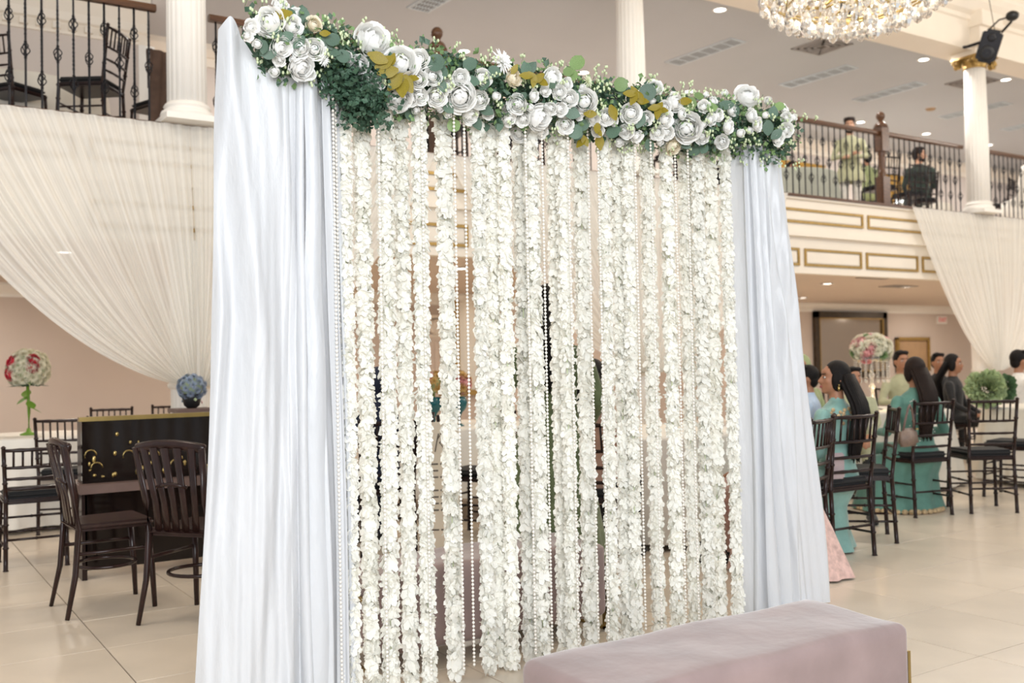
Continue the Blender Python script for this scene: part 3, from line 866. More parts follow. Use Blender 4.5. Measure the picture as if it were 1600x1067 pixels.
for (u, v, px, a) in ((590, 90, 34, 200), (600, 98, 34, 150), (606, 112, 34, 170), (612, 94, 24, -70), (617, 128, 34, 130), (628, 134, 40, 85), (636, 130, 34, 60), (645, 122, 22, 20),
                      (822, 118, 22, 180), (832, 120, 22, 230), (842, 122, 22, -40), (848, 128, 20, 30), (834, 128, 18, 100), (804, 108, 18, -60), (984, 146, 22, 180), (992, 144, 22, 240), (999, 152, 24, 60),
                      (990, 154, 22, 120), (1004, 158, 22, 20), (1022, 168, 20, 170), (1030, 166, 20, -60), (1028, 176, 22, 90), (1036, 172, 18, 20), (1070, 158, 22, 180), (933, 200, 20, 100),
                      (936, 206, 16, 240), (937, 222, 26, 80), (908, 222, 22, 130), (914, 220, 20, 60), (958, 176, 26, 70), (922, 178, 22, 180), (508, 52, 18, 0), (440, 22, 34, 160)):
    put_leaf(lf_a, u, v, px, D(a), 'amber_leaf', .045)

# loose filler greenery, uncountable
def filler(name, m, count, rmin, rmax, size, seed, xr=(1.18, 3.98), zc=0.0, blob=None, ratio=.45):
    rg = np.random.default_rng(seed); V = []; F = []; n = 0
    for _ in range(count):
        if blob:
            x = rg.normal(blob[0], blob[1]); a = 0; yo = GY - abs(rg.normal(.08, .05)); zo = rg.normal(blob[2], blob[3])
        else:
            x = rg.uniform(*xr); a = rg.uniform(0, 2 * PI); rr = rg.uniform(rmin, rmax) * (1 + .18 * math.sin(11 * x) * math.sin(23 * x + a))
            yo = GY + rr * math.cos(a); zo = gz(x) + zc + rr * math.sin(a)
        c = np.array([x, yo, zo])
        d = rg.normal(size=3); d /= np.linalg.norm(d); e = np.cross(d, rg.normal(size=3)); e /= np.linalg.norm(e); f = np.cross(d, e)
        s = size * rg.uniform(.6, 1.4)
        V += [c, c + d * s * .5 + e * s * ratio + f * s * .12, c + d * s, c + d * s * .5 - e * s * ratio + f * s * .12]
        F += [(n, n + 1, n + 2), (n, n + 2, n + 3)]; n += 4
    me = bpy.data.meshes.new(name); me.from_pydata([tuple(v) for v in V], [], F); me.materials.append(m); me.update()
    o = mobj(name, me, None, gl, world=True, kind='stuff'); return o
filler('foliage', m_leafd, 7000, .03, .125, .026, 5)
filler('foliage', m_leafe, 2200, .06, .145, .028, 6)
filler('light_foliage', m_leafm, 3000, .08, .155, .022, 7)
filler('foliage', m_leafd, 2600, 0, 0, .020, 8, blob=(1.545, .05, 2.345, .05))
filler('foliage', m_leafd, 700, 0, 0, .020, 9, blob=(1.60, .04, 2.27, .035))
# tiny pale bud sprays
rg = random.Random(21); mb = MB(); sp = MB()
for _ in range(230):
    x = rg.uniform(1.15, 4.08); a = rg.uniform(PI * .45, PI * 1.65); rr = rg.uniform(.12, .185)
    c0 = Vector((x, GY + rr * math.cos(a), gz(x) + rr * math.sin(a)))
    out = Vector((rg.uniform(-.6, .6), math.cos(a), math.sin(a))).normalized()
    sp.tube([c0 - out * .03, c0 + out * .015], .0012, 4)
    for q in range(5):
        c = c0 + Vector([rg.uniform(-.016, .016) for _ in range(3)])
        mb.ell(c, (.0052, .0052, .007), 5, 4)
mb.build('bud_spray', m_bud, gl, True, world=True, kind='stuff'); sp.build('bud_stems', m_leafm, gl, True, world=True, kind='stuff')

# ---- velvet benches
def bench(x0, x1, y0, y1, label, zt=.42, zb=.075):
    cx, cy = (x0 + x1) / 2, (y0 + y1) / 2
    o = thing('bench', (cx, cy, 0), label, 'bench', 'mauve velvet benches')
    bm = bmesh.new()
    bmesh.ops.create_cube(bm, size=1)
    for v in bm.verts: v.co = Vector((v.co.x * (x1 - x0), v.co.y * (y1 - y0), (zt + zb) / 2 + v.co.z * (zt - zb)))
    bmesh.ops.bevel(bm, geom=[e for e in bm.edges], offset=.035, segments=4, profile=.5, affect='EDGES')
    bmesh.ops.subdivide_edges(bm, edges=[e for e in bm.edges if e.calc_length() > .2], cuts=10, use_grid_fill=True)
    for v in bm.verts:
        if v.co.z > zt - .02:
            v.co.z += .006 * math.sin(3 * v.co.x * 4 + 1) * math.sin(v.co.y * 13) + .006 * (1 - (2 * v.co.x / (x1 - x0)) ** 2)
    me = bpy.data.meshes.new('upholstery'); bm.to_mesh(me); bm.free()
    me.polygons.foreach_set('use_smooth', [True] * len(me.polygons))
    mobj('upholstery', me, m_velvet, o)
    for s in (-1, 1):
        mb = MB(); xe = s * ((x1 - x0) / 2 + .010); w = (y1 - y0) / 2
        for q in (-1, 1): mb.box((xe, q * (w - .035), .16), (.014, .035, .32))
        mb.box((xe, 0, .0075), (.014, 2 * w - .04, .015)); mb.box((xe, 0, .3), (.014, 2 * w - .04, .02))
        mb.build('leg_frame', m_brass, o)
    return o
A = PZ(1422, 972, .42); B = PZ(812, 1030, .42); C = PZ(1288, 936, .42)
bench(B.x, A.x + .005, A.y, A.y + .43, 'mauve velvet bench in front of the hanging strands')
bench(1.77, 2.97, 3.78, 4.20, 'mauve velvet bench seen through the strands behind the backdrop')

# ================================================================== FURNITURE
def noded(p0, p1, r, n=4):
    # bamboo style bar with raised rings
    p0, p1 = Vector(p0), Vector(p1); path = []; rs = []
    for i in range(n + 1):
        t = i / n
        for dt, k in ((-.018, 1), (-.009, 1.35), (.009, 1.35), (.018, 1)):
            tt = t + dt
            if 0 <= tt <= 1: path.append(p0.lerp(p1, tt)); rs.append(r * k)
    if (path[0] - p0).length > 1e-6: path.insert(0, p0); rs.insert(0, r)
    path.append(p1); rs.append(r)
    return path, rs

def make_chiavari(label, back=.92, m=None):
    m = m or m_chair
    o = thing('chiavari_chair', (0, 0, 0), label, 'chair', 'dark chiavari chairs')
    zb = back
    f = (zb - .45) / .47
    for s in (-1, 1):
        a, ra = noded((s * .185, -.205, 0), (s * .18, -.185, .45), .0145, 3)
        b, rb = noded((s * .18, -.185, .45), (s * .195, -.245, zb + .012), .0135, 3)
        MB().tube(a + b[1:] + [Vector((s * .195, -.246, zb + .02))], ra + rb[1:] + [.006], 9).build('back_post', m, o, True)
        a, ra = noded((s * .205, .195, 0), (s * .19, .175, .44), .0145, 4)
        MB().tube(a, ra, 9).build('leg', m, o, True)
        for z in (.15, .26):
            a, ra = noded((s * .197, .19, z), (s * .183, -.195, z), .0085, 2)
            MB().tube(a, ra, 7).build('stretcher', m, o, True)
    for y, z in ((.188, .20), (.186, .30), (-.197, .20)):
        a, ra = noded((-.195, y, z), (.195, y, z), .0085, 2)
        MB().tube(a, ra, 7).build('stretcher', m, o, True)
    def byz(z): return -.185 - .06 * (z - .45) / (zb - .45)
    def bow(z, r, name):
        path = [(-.19 + .38 * i / 8, byz(z) - .018 * math.sin(PI * i / 8), z) for i in range(9)]
        MB().tube(path, [r * (1.25 if i in (2, 4, 6) else 1) for i in range(9)], 8).build(name, m, o, True)
    z1, z2 = zb - .012, .45 + .30 * f
    bow(z1, .0115, 'top_rail'); bow(z2, .0095, 'cross_rail'); bow(.45 + .20 * f, .0095, 'cross_rail'); bow(.45 + .11 * f, .0095, 'cross_rail')
    spm = None
    for i in range(1, 7):
        x = -.19 + .38 * i / 7; dy = -.018 * math.sin(PI * i / 7)
        MB().tube([(x, byz(z2) + dy, z2), (x, byz(z1) + dy, z1)], .0075, 6).build('spindle', m, o, True)
    bm = bmesh.new(); bmesh.ops.create_cube(bm, size=1)
    for v in bm.verts:
        v.co = Vector((v.co.x * (.415 if v.co.y > 0 else .385), v.co.y * .39, .447 + v.co.z * .035))
    bmesh.ops.bevel(bm, geom=[e for e in bm.edges], offset=.012, segments=2, affect='EDGES')
    me = bpy.data.meshes.new('seat'); bm.to_mesh(me); bm.free(); mobj('seat', me, m, o)
    bm = bmesh.new(); bmesh.ops.create_cube(bm, size=1)
    for v in bm.verts:
        v.co = Vector((v.co.x * (.40 if v.co.y > 0 else .36), v.co.y * .375, .488 + v.co.z * .048))
    bmesh.ops.bevel(bm, geom=[e for e in bm.edges], offset=.02, segments=3, affect='EDGES')
    me = bpy.data.meshes.new('cushion'); bm.to_mesh(me); bm.free(); mobj('cushion', me, m_cush, o)
    return o

def make_slat_chair(label):
    m = m_resin
    o = thing('slat_back_chair', (0, 0, 0), label, 'chair', 'brown slat back chairs')
    for s in (-1, 1):
        MB().tube([(s * .20, -.25, 0), (s * .185, -.205, .22), (s * .175, -.185, .46), (s * .185, -.20, .62), (s * .205, -.255, .90)],
                  [.013, .017, .019, .019, .016], 10, flat=(1.15, .85)).build('back_post', m, o, True)
        MB().tube([(s * .19, .20, 0), (s * .185, .19, .2), (s * .175, .17, .46)], [.013, .016, .019], 10).build('leg', m, o, True)
    mb = MB()
    path = [(.215 * math.sin(a), -.262 - .035 * math.cos(a) + .035, .905 + .012 * math.cos(2 * a)) for a in [(-1 + 2 * i / 14) * 1.45 for i in range(15)]]
    mb.tube(path, [.016] + [.021] * 13 + [.016], 10, flat=(.75, 1.2)); mb.build('top_rail', m, o, True)
    for i in range(5):
        q = (i - 2) / 2
        x0, x1 = q * .115, q * .145
        MB().tube([(x0, -.19 - .006 * (1 - q * q), .475), (x0 * 1.05, -.205 - .012 * (1 - q * q), .62), (x1, -.262 - .022 * (1 - q * q), .90)],
                  [.019, .016, .021], 8, flat=(1.25, .35), up=(0, 1, 0)).build('slat', m, o, True)
    MB().tube([(-.09, -.225, .70), (-.03, -.245, .715), (.03, -.245, .715), (.09, -.225, .70)], .011, 8).build('back_brace', m, o, True)
    bm = bmesh.new(); bmesh.ops.create_cube(bm, size=1)
    for v in bm.verts: v.co = Vector((v.co.x * (.43 if v.co.y > 0 else .37), v.co.y * .41, .465 + v.co.z * .04))
    bmesh.ops.bevel(bm, geom=[e for e in bm.edges], offset=.018, segments=3, affect='EDGES')
    me = bpy.data.meshes.new('seat'); bm.to_mesh(me); bm.free(); mobj('seat', me, m, o)
    MB().tube([(.165 * math.cos(a), .155 * math.sin(a) - .01, .24) for a in [2 * PI * i / 24 for i in range(25)]], .010, 8, cap=False).build('ring_stretcher', m, o, True)
    for s in (-1, 1): MB().tube([(s * .185, .185, .33), (s * .185, -.205, .33)], .010, 8).build('stretcher', m, o, True)
    return o

CH = make_chiavari('dark chiavari chair')
CHL = make_chiavari('low back dark chiavari chair', back=.80)
SL = make_slat_chair('dark brown slat back chair')
def chair(x, y, fx, fy, label, z=0, proto=None, group=None):
    return place(proto or CH, (x, y, z), face_rz(fx, fy), label, group)

# left group on the floor
chair(1.11, 5.86, 1, .05, 'dark brown slat back chair turned sideways, left of its twin', proto=SL)
chair(1.47, 5.30, .80, .60, 'dark brown slat back chair closest to the white curtain', proto=SL)
p = PZ(24, 858, 0)
chair(.95, 7.48, .05, 1, 'low dark ladder back chair with black cushion under the tall bouquet', proto=CHL)
chair(1.38, 8.90, .3, .95, 'dark chair whose back shows between slat chair and gold rim')
p = PD(172, 644, 9.9); chair(p.x, p.y, -.25, -.97, 'dark chair behind the gold rimmed counter, under the drape')
p = PD(266, 636, 10.4); chair(p.x, p.y, -.3, -.95, 'dark chair behind the gold rimmed counter, beside the blue blossoms')

# gold rimmed dark counter
CY = 6.62
p0 = PY(128, 700, CY)
x0, x1 = p0.x, p0.x + 1.35
ct = thing('bar_counter', (x0, CY, 0), 'dark glossy counter with gold rim behind the brown chairs', 'counter')
def cb(name, a, b, m): return MB().b2((a[0], a[1], a[2]), (b[0], b[1], b[2])).build(name, m, ct)
L_ = x1 - x0
cb('front_panel', (0, 0, .60), (L_, .03, .985), m_darkmirror)
cb('lower_panel', (.02, .03, .06), (L_ - .02, .06, .545), m_darkmirror)
cb('ledge', (-.03, -.10, .545), (L_ + .03, .30, .60), m_brown)
cb('top_rim', (-.02, -.03, .985), (L_ + .02, .02, 1.012), m_brass)
cb('side_panel', (0, .03, 0), (.03, .16, .985), m_chair)
cb('side_panel', (L_ - .03, .03, 0), (L_, .16, .985), m_chair)
rg = random.Random(5)
for i in range(34):  # brass bits shaped to imitate chandelier glints reflected in the glossy panel
    cx = abs(rg.gauss(.12, .30)) % (L_ - .1) + .04; cz = .63 + abs(rg.gauss(0, .11)) % .32; r0 = rg.uniform(.006, .013)
    if i % 6 == 0:
        MB().tube([(cx + .035 * math.cos(q * .5), -.004, cz + .035 * math.sin(q * .5)) for q in range(8)], .005, 5).build('gilt_scroll', m_brass, ct, True)
    else:
        MB().ell((cx, -.004, cz), (r0, .006, r0 * rg.uniform(.8, 2.0)), 8, 6).build('gilt_stud', m_brass, ct, True)

# tall bouquet on a white table at the back left
def table(name, loc, r, label, clabel, clothm, drop=.70, z=0, h=.75, chairs=False):
    t = thing(name, (loc[0], loc[1], z), label, 'table', 'round banquet tables')
    MB().lathe([(r, h - .03), (r, h)], 40).build('tabletop', m_brown, t)
    for a in range(4):
        an = PI / 4 + a * PI / 2
        MB().tube([(r * .45 * math.cos(an), r * .45 * math.sin(an), 0), (r * .45 * math.cos(an), r * .45 * math.sin(an), h - .03)], .018, 8).build('leg', m_iron, t, True)
    ph = R.uniform(0, 6)
    def fn(s, q):
        an = 2 * PI * s
        if q < .2:
            rr = (r + .008) * q / .2; return (rr * math.cos(an), rr * math.sin(an), h + .004)
        if q < .26: return ((r + .012) * math.cos(an), (r + .012) * math.sin(an), h + .003)
        d = (q - .26) / .74
        rr = r + .014 + d * (.05 + .045 * (1 + math.sin(11 * an + ph)) + .02 * math.sin(23 * an))
        return (rr * math.cos(an), rr * math.sin(an), h - .004 - d * drop)
    c = MB().grid(fn, 120, 15).build('tablecloth', clothm, None, True); c.location = (loc[0], loc[1], z)
    tag(c, clabel, 'tablecloth', 'round tablecloths')
    return t
bq = PD(45, 700, 8.7)
table('round_table', (bq.x, bq.y), .62, 'round table under the tall red and white bouquet', 'white cloth hanging below the tall red and white bouquet', m_cloth)
def ball_flowers(o, c, rad, mats, n, size, seed, squash=1.0, name='blossom'):
    rg = random.Random(seed)
    ms = {}
    for mm in set(x[0] for x in mats):
        ms[mm] = [bloom_mesh(k, rg.randint(0, 99), mm) for k in ('rose', 'dahlia')]
    for i in range(n):
        z = 1 - 1.75 * (i + .5) / n; a = i * 2.39996; rr = math.sqrt(max(0, 1 - z * z))
        d = Vector((rr * math.cos(a), rr * math.sin(a), z))
        p = Vector(c) + Vector((d.x * rad, d.y * rad, d.z * rad * squash))
        mm, w, typ = rg.choices(mats, [x[1] for x in mats])[0]
        s = size * rg.uniform(.85, 1.2)
        q = mobj({0: 'rose', 1: 'blossom'}[typ], ms[mm][typ], None, o)
        q.matrix_local = Matrix.Translation(p) @ orient(d, rg.uniform(0, 6)).to_matrix().to_4x4() @ Matrix.Scale(s, 4)
    MB().ell(c, (rad * .92, rad * .92, rad * .92 * squash), 14, 10).build('foam_core', m_puff if squash == 1 else m_leafm, o, True)
m_cfl = mat('cream_hydrangea', (0.78, 0.74, 0.58), 0.7, var=0.12, vscale=30, translucent=.1)
o = thing('flower_bouquet', (bq.x, bq.y, .754), 'tall ball of white and red flowers on a green stem', 'bouquet')
hb = PD(46, 577, 8.7).z - .754
ball_flowers(o, (0, 0, hb), .155, [(m_cfl, 9, 1), (m_pink, .3, 0)], 70, .048, 6)
rme = bloom_mesh('rose', 5, m_red)
for du, dv in ((-.62, -.25), (-.45, .42), (.62, .15), (.72, .62)):
    d = (-CAM_F * .75 + CAM_R * du + CAM_U * dv).normalized()
    q = mobj('rose', rme, None, o, label='red rose'); q.matrix_local = Matrix.Translation(Vector((0, 0, hb)) + d * .165) @ orient(d).to_matrix().to_4x4() @ Matrix.Scale(.05, 4)
MB().tube([(0, 0, 0), (.004, 0, .2), (-.006, 0, hb - .1)], .013, 8).build('stem', m_green, o, True)
MB().lathe([(.07, 0), (.07, .012), (.02, .03), (.015, .06)], 16).build('base', m_green, o, True)
for a in (0.2, 2.0, 3.4, 4.8):
    lf = leaf_mesh('leaf', lambda t: .32 * math.sin(PI * min(1, t * .94 + .05)), m_green)
    q = mobj('leaf', lf, None, o)
    q.matrix_local = Matrix.Translation((0, 0, hb - .17 - .03 * a)) @ Matrix.Rotation(a, 4, 'Z') @ Matrix.Rotation(-.6, 4, 'X') @ Matrix.Scale(.13, 4)
for a in range(9):
    q = mobj('leaf', leaf_mesh('leaf', lambda t: .25 * math.sin(PI * min(1, t * .94 + .05)), m_leafd), None, o)
    q.matrix_local = Matrix.Translation((0, 0, hb - .13)) @ Matrix.Rotation(a * .7, 4, 'Z') @ Matrix.Translation((0, .05, 0)) @ Matrix.Rotation(-.15, 4, 'X') @ Matrix.Scale(.13, 4)

# blue lavender arrangement beside the curtain
bp_ = PD(300, 655, 7.3)
o = thing('plinth', (bp_.x, bp_.y, 0), 'slim dark plinth under the blue and lavender blossoms', 'plinth')
MB().b2((-.11, -.11, .05), (.11, .11, .985)).build('shaft', m_brown, o)
MB().b2((-.14, -.14, 0), (.14, .14, .05)).build('base', m_brown, o)
MB().b2((-.14, -.14, .985), (.14, .14, 1.012)).build('top', m_brown, o)
o = thing('flower_arrangement', (bp_.x, bp_.y, 1.012), 'blue and lavender blossom dome in a dark vase beside the white curtain', 'flower arrangement')
hz_ = PD(299, 610, 7.3).z - 1.012
ball_flowers(o, (0, 0, max(.15, hz_)), .085, [(m_lav, 1, 1)], 34, .034, 8)
MB().lathe([(.03, 0), (.055, .02), (.07, .08), (.06, .13), (.045, .15)], 18).build('vase', m_black, o, True)
for i in range(8):
    q = mobj('tiny_blossom', bloom_mesh('dahlia', i, (m_pink, m_lav, m_bud)[i % 3]), None, o)
    a = i * 2.4; d = Vector((math.cos(a), math.sin(a), .2))
    q.matrix_local = Matrix.Translation((.068 * d.x, .068 * d.y, .04 + .012 * i)) @ orient(d).to_matrix().to_4x4() @ Matrix.Scale(.014, 4)
# right-hand tables, centrepieces and chairs
table('round_table', (4.95, 5.98), .85, 'round table behind the right satin curtain', 'white cloth on the table behind the right satin curtain', m_cloth)
table('round_table', (8.60, 6.54), .72, 'round table under the crystal flower stand', 'ivory cloth under the crystal flower stand', m_clothgrey)
table('round_table', (10.15, 5.45), .72, 'round table under the pale green puff', 'ivory cloth under the pale green puff', m_clothgrey)

fp = PD(1361, 545, 10.1)
o = thing('crystal_centrepiece', (fp.x, fp.y, .754), 'crystal stand topped with cream and pink roses, hung with crystals', 'centrepiece')
hz_ = fp.z - .754
ball_flowers(o, (0, 0, hz_), .18, [(m_cfl, 5, 1), (m_pink, 1.6, 0), (m_flcream, 2, 0), (m_leafm, .6, 1)], 60, .058, 17, squash=.72)
MB().lathe([(.10, 0), (.10, .012), (.03, .03), (.02, .08), (.035, .11), (.018, .14), (.018, .2), (.036, .23), (.018, .26), (.018, .32), (.036, .35), (.018, .38), (.02, hz_ - .08)], 16).build('stem', m_crystal, o, True)
MB().lathe([(.17, hz_ - .10), (.175, hz_ - .095), (.17, hz_ - .085)], 24).build('plate', m_crystal, o, True)
cmb = MB()
for i in range(9): cmb.ell((0, 0, -.012 - i * .022), (.0085, .0085, .010), 6, 4)
cmb.ell((0, 0, -.225), (.011, .011, .02), 6, 4)
cme = cmb.mesh('crystal_string', True); cme.materials.append(m_crystal)
for i in range(18):
    a = 2 * PI * i / 18; q = mobj('crystal_string', cme, None, o); q.location = (.168 * math.cos(a), .168 * math.sin(a), hz_ - .10)
lamp('centrepiece_candle', 'POINT', (fp.x - .05, fp.y - .10, .95), 2.0, (1, .7, .35), .03)  # small warm point light beside the crystal stand

pp = PD(1546, 607, 10.0)
o = thing('tulle_puff', (pp.x, pp.y, .754), 'fluffy pale green puff centrepiece below the swagged drape', 'centrepiece')
def tulle(c, r, n, seed, m, name):
    rg = np.random.default_rng(seed); V = []; F = []; k = 0
    for _ in range(n):
        d = rg.normal(size=3); d /= np.linalg.norm(d); e = np.cross(d, rg.normal(size=3)); e /= np.linalg.norm(e)
        f = np.cross(d, e); L = rg.uniform(.75, 1.08)
        cc = np.array(c); rr = np.array(r)
        for q in (0, 1):
            w = e if q == 0 else f
            V += [cc + rr * d * .45, cc + rr * (d * L * .9 + w * .16), cc + rr * (d * L + .05 * w), cc + rr * (d * L * .9 - w * .16)]
            F += [(k, k + 1, k + 2, k + 3)]; k += 4
    me = bpy.data.meshes.new(name); me.from_pydata([tuple(v) for v in V], [], F); me.materials.append(m); me.update()
    return mobj(name, me, None, o)
m_puffd = mat('dark_moss', (0.09, 0.16, 0.07), 0.9, var=.3, vscale=20)
tulle((-.06, 0, pp.z - .754), (.22, .2, .20), 420, 3, m_puff, 'tulle')['kind'] = 'stuff'
tulle((.09, -.12, pp.z - .754 + .01), (.13, .10, .15), 260, 4, m_puffd, 'moss_tuft')['kind'] = 'stuff'
MB().lathe([(.09, 0), (.075, .02), (.05, .10), (.06, .2), (.08, pp.z - .754 - .1)], 18).build('vase', m_crystal, o, True)

chair(5.30, 4.39, .05, 1, 'dark chiavari chair under the woman in turquoise looking sideways')
chair(4.72, 4.24, -.35, .94, 'dark chiavari chair closest to the right satin curtain, behind the blush dress')
chair(5.93, 4.63, -.72, .70, 'dark chiavari chair seen edge on, right of the woman in turquoise')
chair(7.22, 5.10, .22, .97, 'dark chiavari chair with a taupe handbag hanging on its back')
chair(7.78, 4.86, .55, .83, 'empty dark chiavari chair facing the pale green puff')
chair(8.75, 5.15, -.2, 1, 'dark chiavari chair partly hidden behind the empty chair')
chair(5.75, 7.7, -.3, -.95, 'dark chiavari chair at the far side behind the strands')
chair(9.45, 7.55, -.7, -.9, 'dark chiavari chair facing the camera beyond the crystal stand')
q = PD(930, 700, 6.25)
chair(q.x, q.y, .85, .5, 'dark chair of the seated woman seen between the pearl strings')

# handbag hung on the chair
hb_ = PD(1419, 683, 7.72)
o = thing('handbag', (hb_.x, hb_.y, hb_.z - .06), 'small taupe handbag hanging from a chair back', 'handbag', rz=.1)
bm = bmesh.new(); bmesh.ops.create_cube(bm, size=1)
for v in bm.verts: v.co = Vector((v.co.x * (.23 if v.co.z < 0 else .19), v.co.y * (.08 if v.co.z < 0 else .06), .06 + v.co.z * .14))
bmesh.ops.bevel(bm, geom=[e for e in bm.edges], offset=.024, segments=3, affect='EDGES')
me = bpy.data.meshes.new('body'); bm.to_mesh(me); bm.free(); me.polygons.foreach_set('use_smooth', [True] * len(me.polygons)); mobj('body', me, m_taupe, o)
MB().tube([(-.07, 0, .11), (-.05, -.01, .20), (-.02, -.02, .29), (.0, -.02, .31), (.03, -.02, .27), (.07, -.01, .18), (.078, 0, .11)], .008, 8).build('strap', m_brown, o, True)
MB().lathe([(.014, 0), (.014, .012)], 12, c=(.075, -.03, .115)).build('clasp', m_brass, o)
# pale clutch between two chairs
cb_ = PD(1305, 728, 6.35)
o = thing('clutch_bag', (cb_.x, cb_.y, cb_.z - .08), 'flat pale mauve clutch wedged between two dark chairs', 'clutch bag', rz=-.3)
bm = bmesh.new(); bmesh.ops.create_cube(bm, size=1)
for v in bm.verts: v.co = Vector((v.co.x * .13, v.co.y * .025, .08 + v.co.z * .165))
bmesh.ops.bevel(bm, geom=[e for e in bm.edges], offset=.01, segments=2, affect='EDGES')
me = bpy.data.meshes.new('body'); bm.to_mesh(me); bm.free(); mobj('body', me, mat('pale_mauve_leather', (.42, .33, .33), .5, var=.08, vscale=20), o)
MB().b2((-.055, -.015, .10), (.055, -.0125, .155)).build('flap', MATS['pale_mauve_leather'], o)

# ---- wall pieces on the back wall under the balcony
def wallframe(name, u0, u1, v0, zb, fm, gm, label, cat, w=.10):
    a = PY(u0, v0, YW - .03); b = PY(u1, v0, YW - .03); zt = a.z
    o = thing(name, ((a.x + b.x) / 2, YW - .03, zb), label, cat)
    W2 = (b.x - a.x) / 2; H = zt - zb
    mb = MB()
    for s in (-1, 1): mb.box((s * (W2 - w / 2), -.02, H / 2), (w, .07, H))
    mb.box((0, -.02, w / 2), (2 * W2, .07, w)); mb.box((0, -.02, H - w / 2), (2 * W2, .07, w))
    mb.build('frame', fm, o)
    mb = MB(); w2 = w + .02
    for s in (-1, 1): mb.box((s * (W2 - w - .01), -.045, H / 2), (.02, .03, H - 2 * w))
    mb.box((0, -.045, w + .01), (2 * (W2 - w), .03, .02)); mb.box((0, -.045, H - w - .01), (2 * (W2 - w), .03, .02)); mb.build('inner_bead', m_gilt, o)
    MB().box((0, 0, H / 2), (2 * (W2 - w), .02, H - 2 * w)).build('panel', gm, o)
    return o
wallframe('wall_mirror', 1270, 1383, 486, .85, m_darkframe, m_mirror, 'large dark framed mirror behind the crystal centrepiece', 'mirror', .14)
wallframe('framed_panel', 1399, 1450, 527, .95, m_gilt, m_tan, 'small tan framed panel beside the large mirror', 'framed panel', .05)
wallframe('gilt_mirror', 706, 752, 424, .80, m_gilt, mat('lit_mirror_glass', (.85, .78, .66), .25, .3), 'tall gilt framed mirror seen between the pearl strings', 'mirror', .07)
# exit sign behind the sheer drape
e0 = PY(1472, 500, YW - .04)
o = thing('exit_sign', (e0.x, YW - .03, e0.z - .09), 'small red exit sign on the wall beside the right drape', 'sign')
MB().box((0, 0, .09), (.34, .05, .18)).build('box', m_white, o)
tc_ = bpy.data.curves.new('letters', 'FONT'); tc_.body = 'EXIT'; tc_.size = .15; tc_.align_x = 'CENTER'; tc_.align_y = 'CENTER'; tc_.extrude = .003
tmp = bpy.data.objects.new('tmp', tc_); COL.objects.link(tmp)
lme = bpy.data.meshes.new_from_object(tmp.evaluated_get(bpy.context.evaluated_depsgraph_get())); bpy.data.objects.remove(tmp, do_unlink=True)
lt = mobj('letters', lme, mat('sign_red', (.75, .04, .05), .5), o); lt.location = (0, -.029, .09); lt.rotation_euler = (PI / 2, 0, 0)
# pilaster with capital
pa = PY(678, 520, YW)
o = thing('pilaster', (pa.x, YW - .06, .14), 'beige wall pilaster with ornate capital behind the strands', 'pilaster', kind='structure')
MB().b2((-.16, 0, 0), (.16, .06, 1.62)).build('shaft', m_ceillow, o)
for s in (-.09, 0, .09): MB().b2((s - .02, -.015, .1), (s + .02, 0, 1.56)).build('fillet', m_ceillow, o)
mb = MB().b2((-.2, -.03, 1.62), (.2, .06, 1.66)); mb.b2((-.22, -.06, 1.92), (.22, .06, 1.97))
mb.ell((0, -.02, 1.78), (.16, .07, .12), 12, 8); mb.ell((-.14, -.03, 1.86), .06, 8, 6); mb.ell((.14, -.03, 1.86), .06, 8, 6); mb.ell((0, -.06, 1.74), (.06, .05, .1), 8, 6)
mb.build('capital', m_cream, o)

# ---- things seen between the strands
tpos = PD(716, 668, 8.7)
table('round_table', (tpos.x + .1, tpos.y + .35), .75, 'round table behind the sign, glimpsed through the strands', 'cream cloth on the table holding two teal vases', m_cloth, drop=.55)
for u, k, lab in ((679, 0, 'teal glass vase of golden blossoms beside the sign, behind the strands'), (718, 1, 'teal goblet vase of golden blossoms right of its twin, behind pearl strings')):
    q = PD(u, 668, 8.75)
    o = thing('goblet_vase', (q.x, q.y, .754), lab, 'vase', 'teal goblet vases')
    MB().lathe([(.045, 0), (.04, .01), (.012, .03), (.010, .08), (.03, .12), (.065, .16), (.075, .21), (.06, .255), (.05, .26)], 20).build('goblet', m_teal, o, True)
    ball_flowers(o, (0, 0, .37), .085, [(m_gold, 3, 1), (m_pink, 1, 0)], 20, .05, 30 + k)
    MB().tube([(0, 0, .2), (0, 0, .33)], .01, 6).build('stem', m_green, o, True)
sg = PZ(683, 892, 0); sgd = (sg - CAM_POS).dot(CAM_F)
sp0 = PD(655, 660, 6.1); sp1 = PD(716, 660, 6.1)
o = thing('easel_sign', ((sp0.x + sp1.x) / 2, (sp0.y + sp1.y) / 2, 0), 'cream lettered sign board on a dark easel behind the strands', 'sign', rz=-YAW + .12)
zt = sp0.z; wv = (sp1 - sp0).length / 2
MB().b2((-wv, -.01, zt - .80), (wv, .01, zt)).build('board', m_board, o)
for s in (-1, 1):
    MB().tube([(s * (wv + .02), -.02, 0), (s * .03, .05, zt + .06)], .011, 8).build('easel_leg', m_chair, o, True)
MB().tube([(0, .35, 0), (0, .05, zt + .04)], .011, 8).build('easel_leg', m_chair, o, True)
MB().b2((-wv - .02, -.035, zt - .83), (wv + .02, .02, zt - .80)).build('ledge', m_chair, o)
MB().tube([(x * .045 + .01, -.012, zt - .13 + z * .055) for x, z in ((-.8, -.9), (-.55, .2), (-.3, 1.1), (-.5, .4), (.1, 1.2), (.55, .9), (.4, .35), (-.2, .1), (.2, -.3), (.6, -.9), (.8, -.7))], .0035, 5).build('script_initial', m_ink, o, True)
MB().tube([(.05 + .008 * i, -.012, zt - .165 + .014 * abs(math.sin(i * 1.3))) for i in range(6)], .0025, 5).build('script_letters', m_ink, o, True)
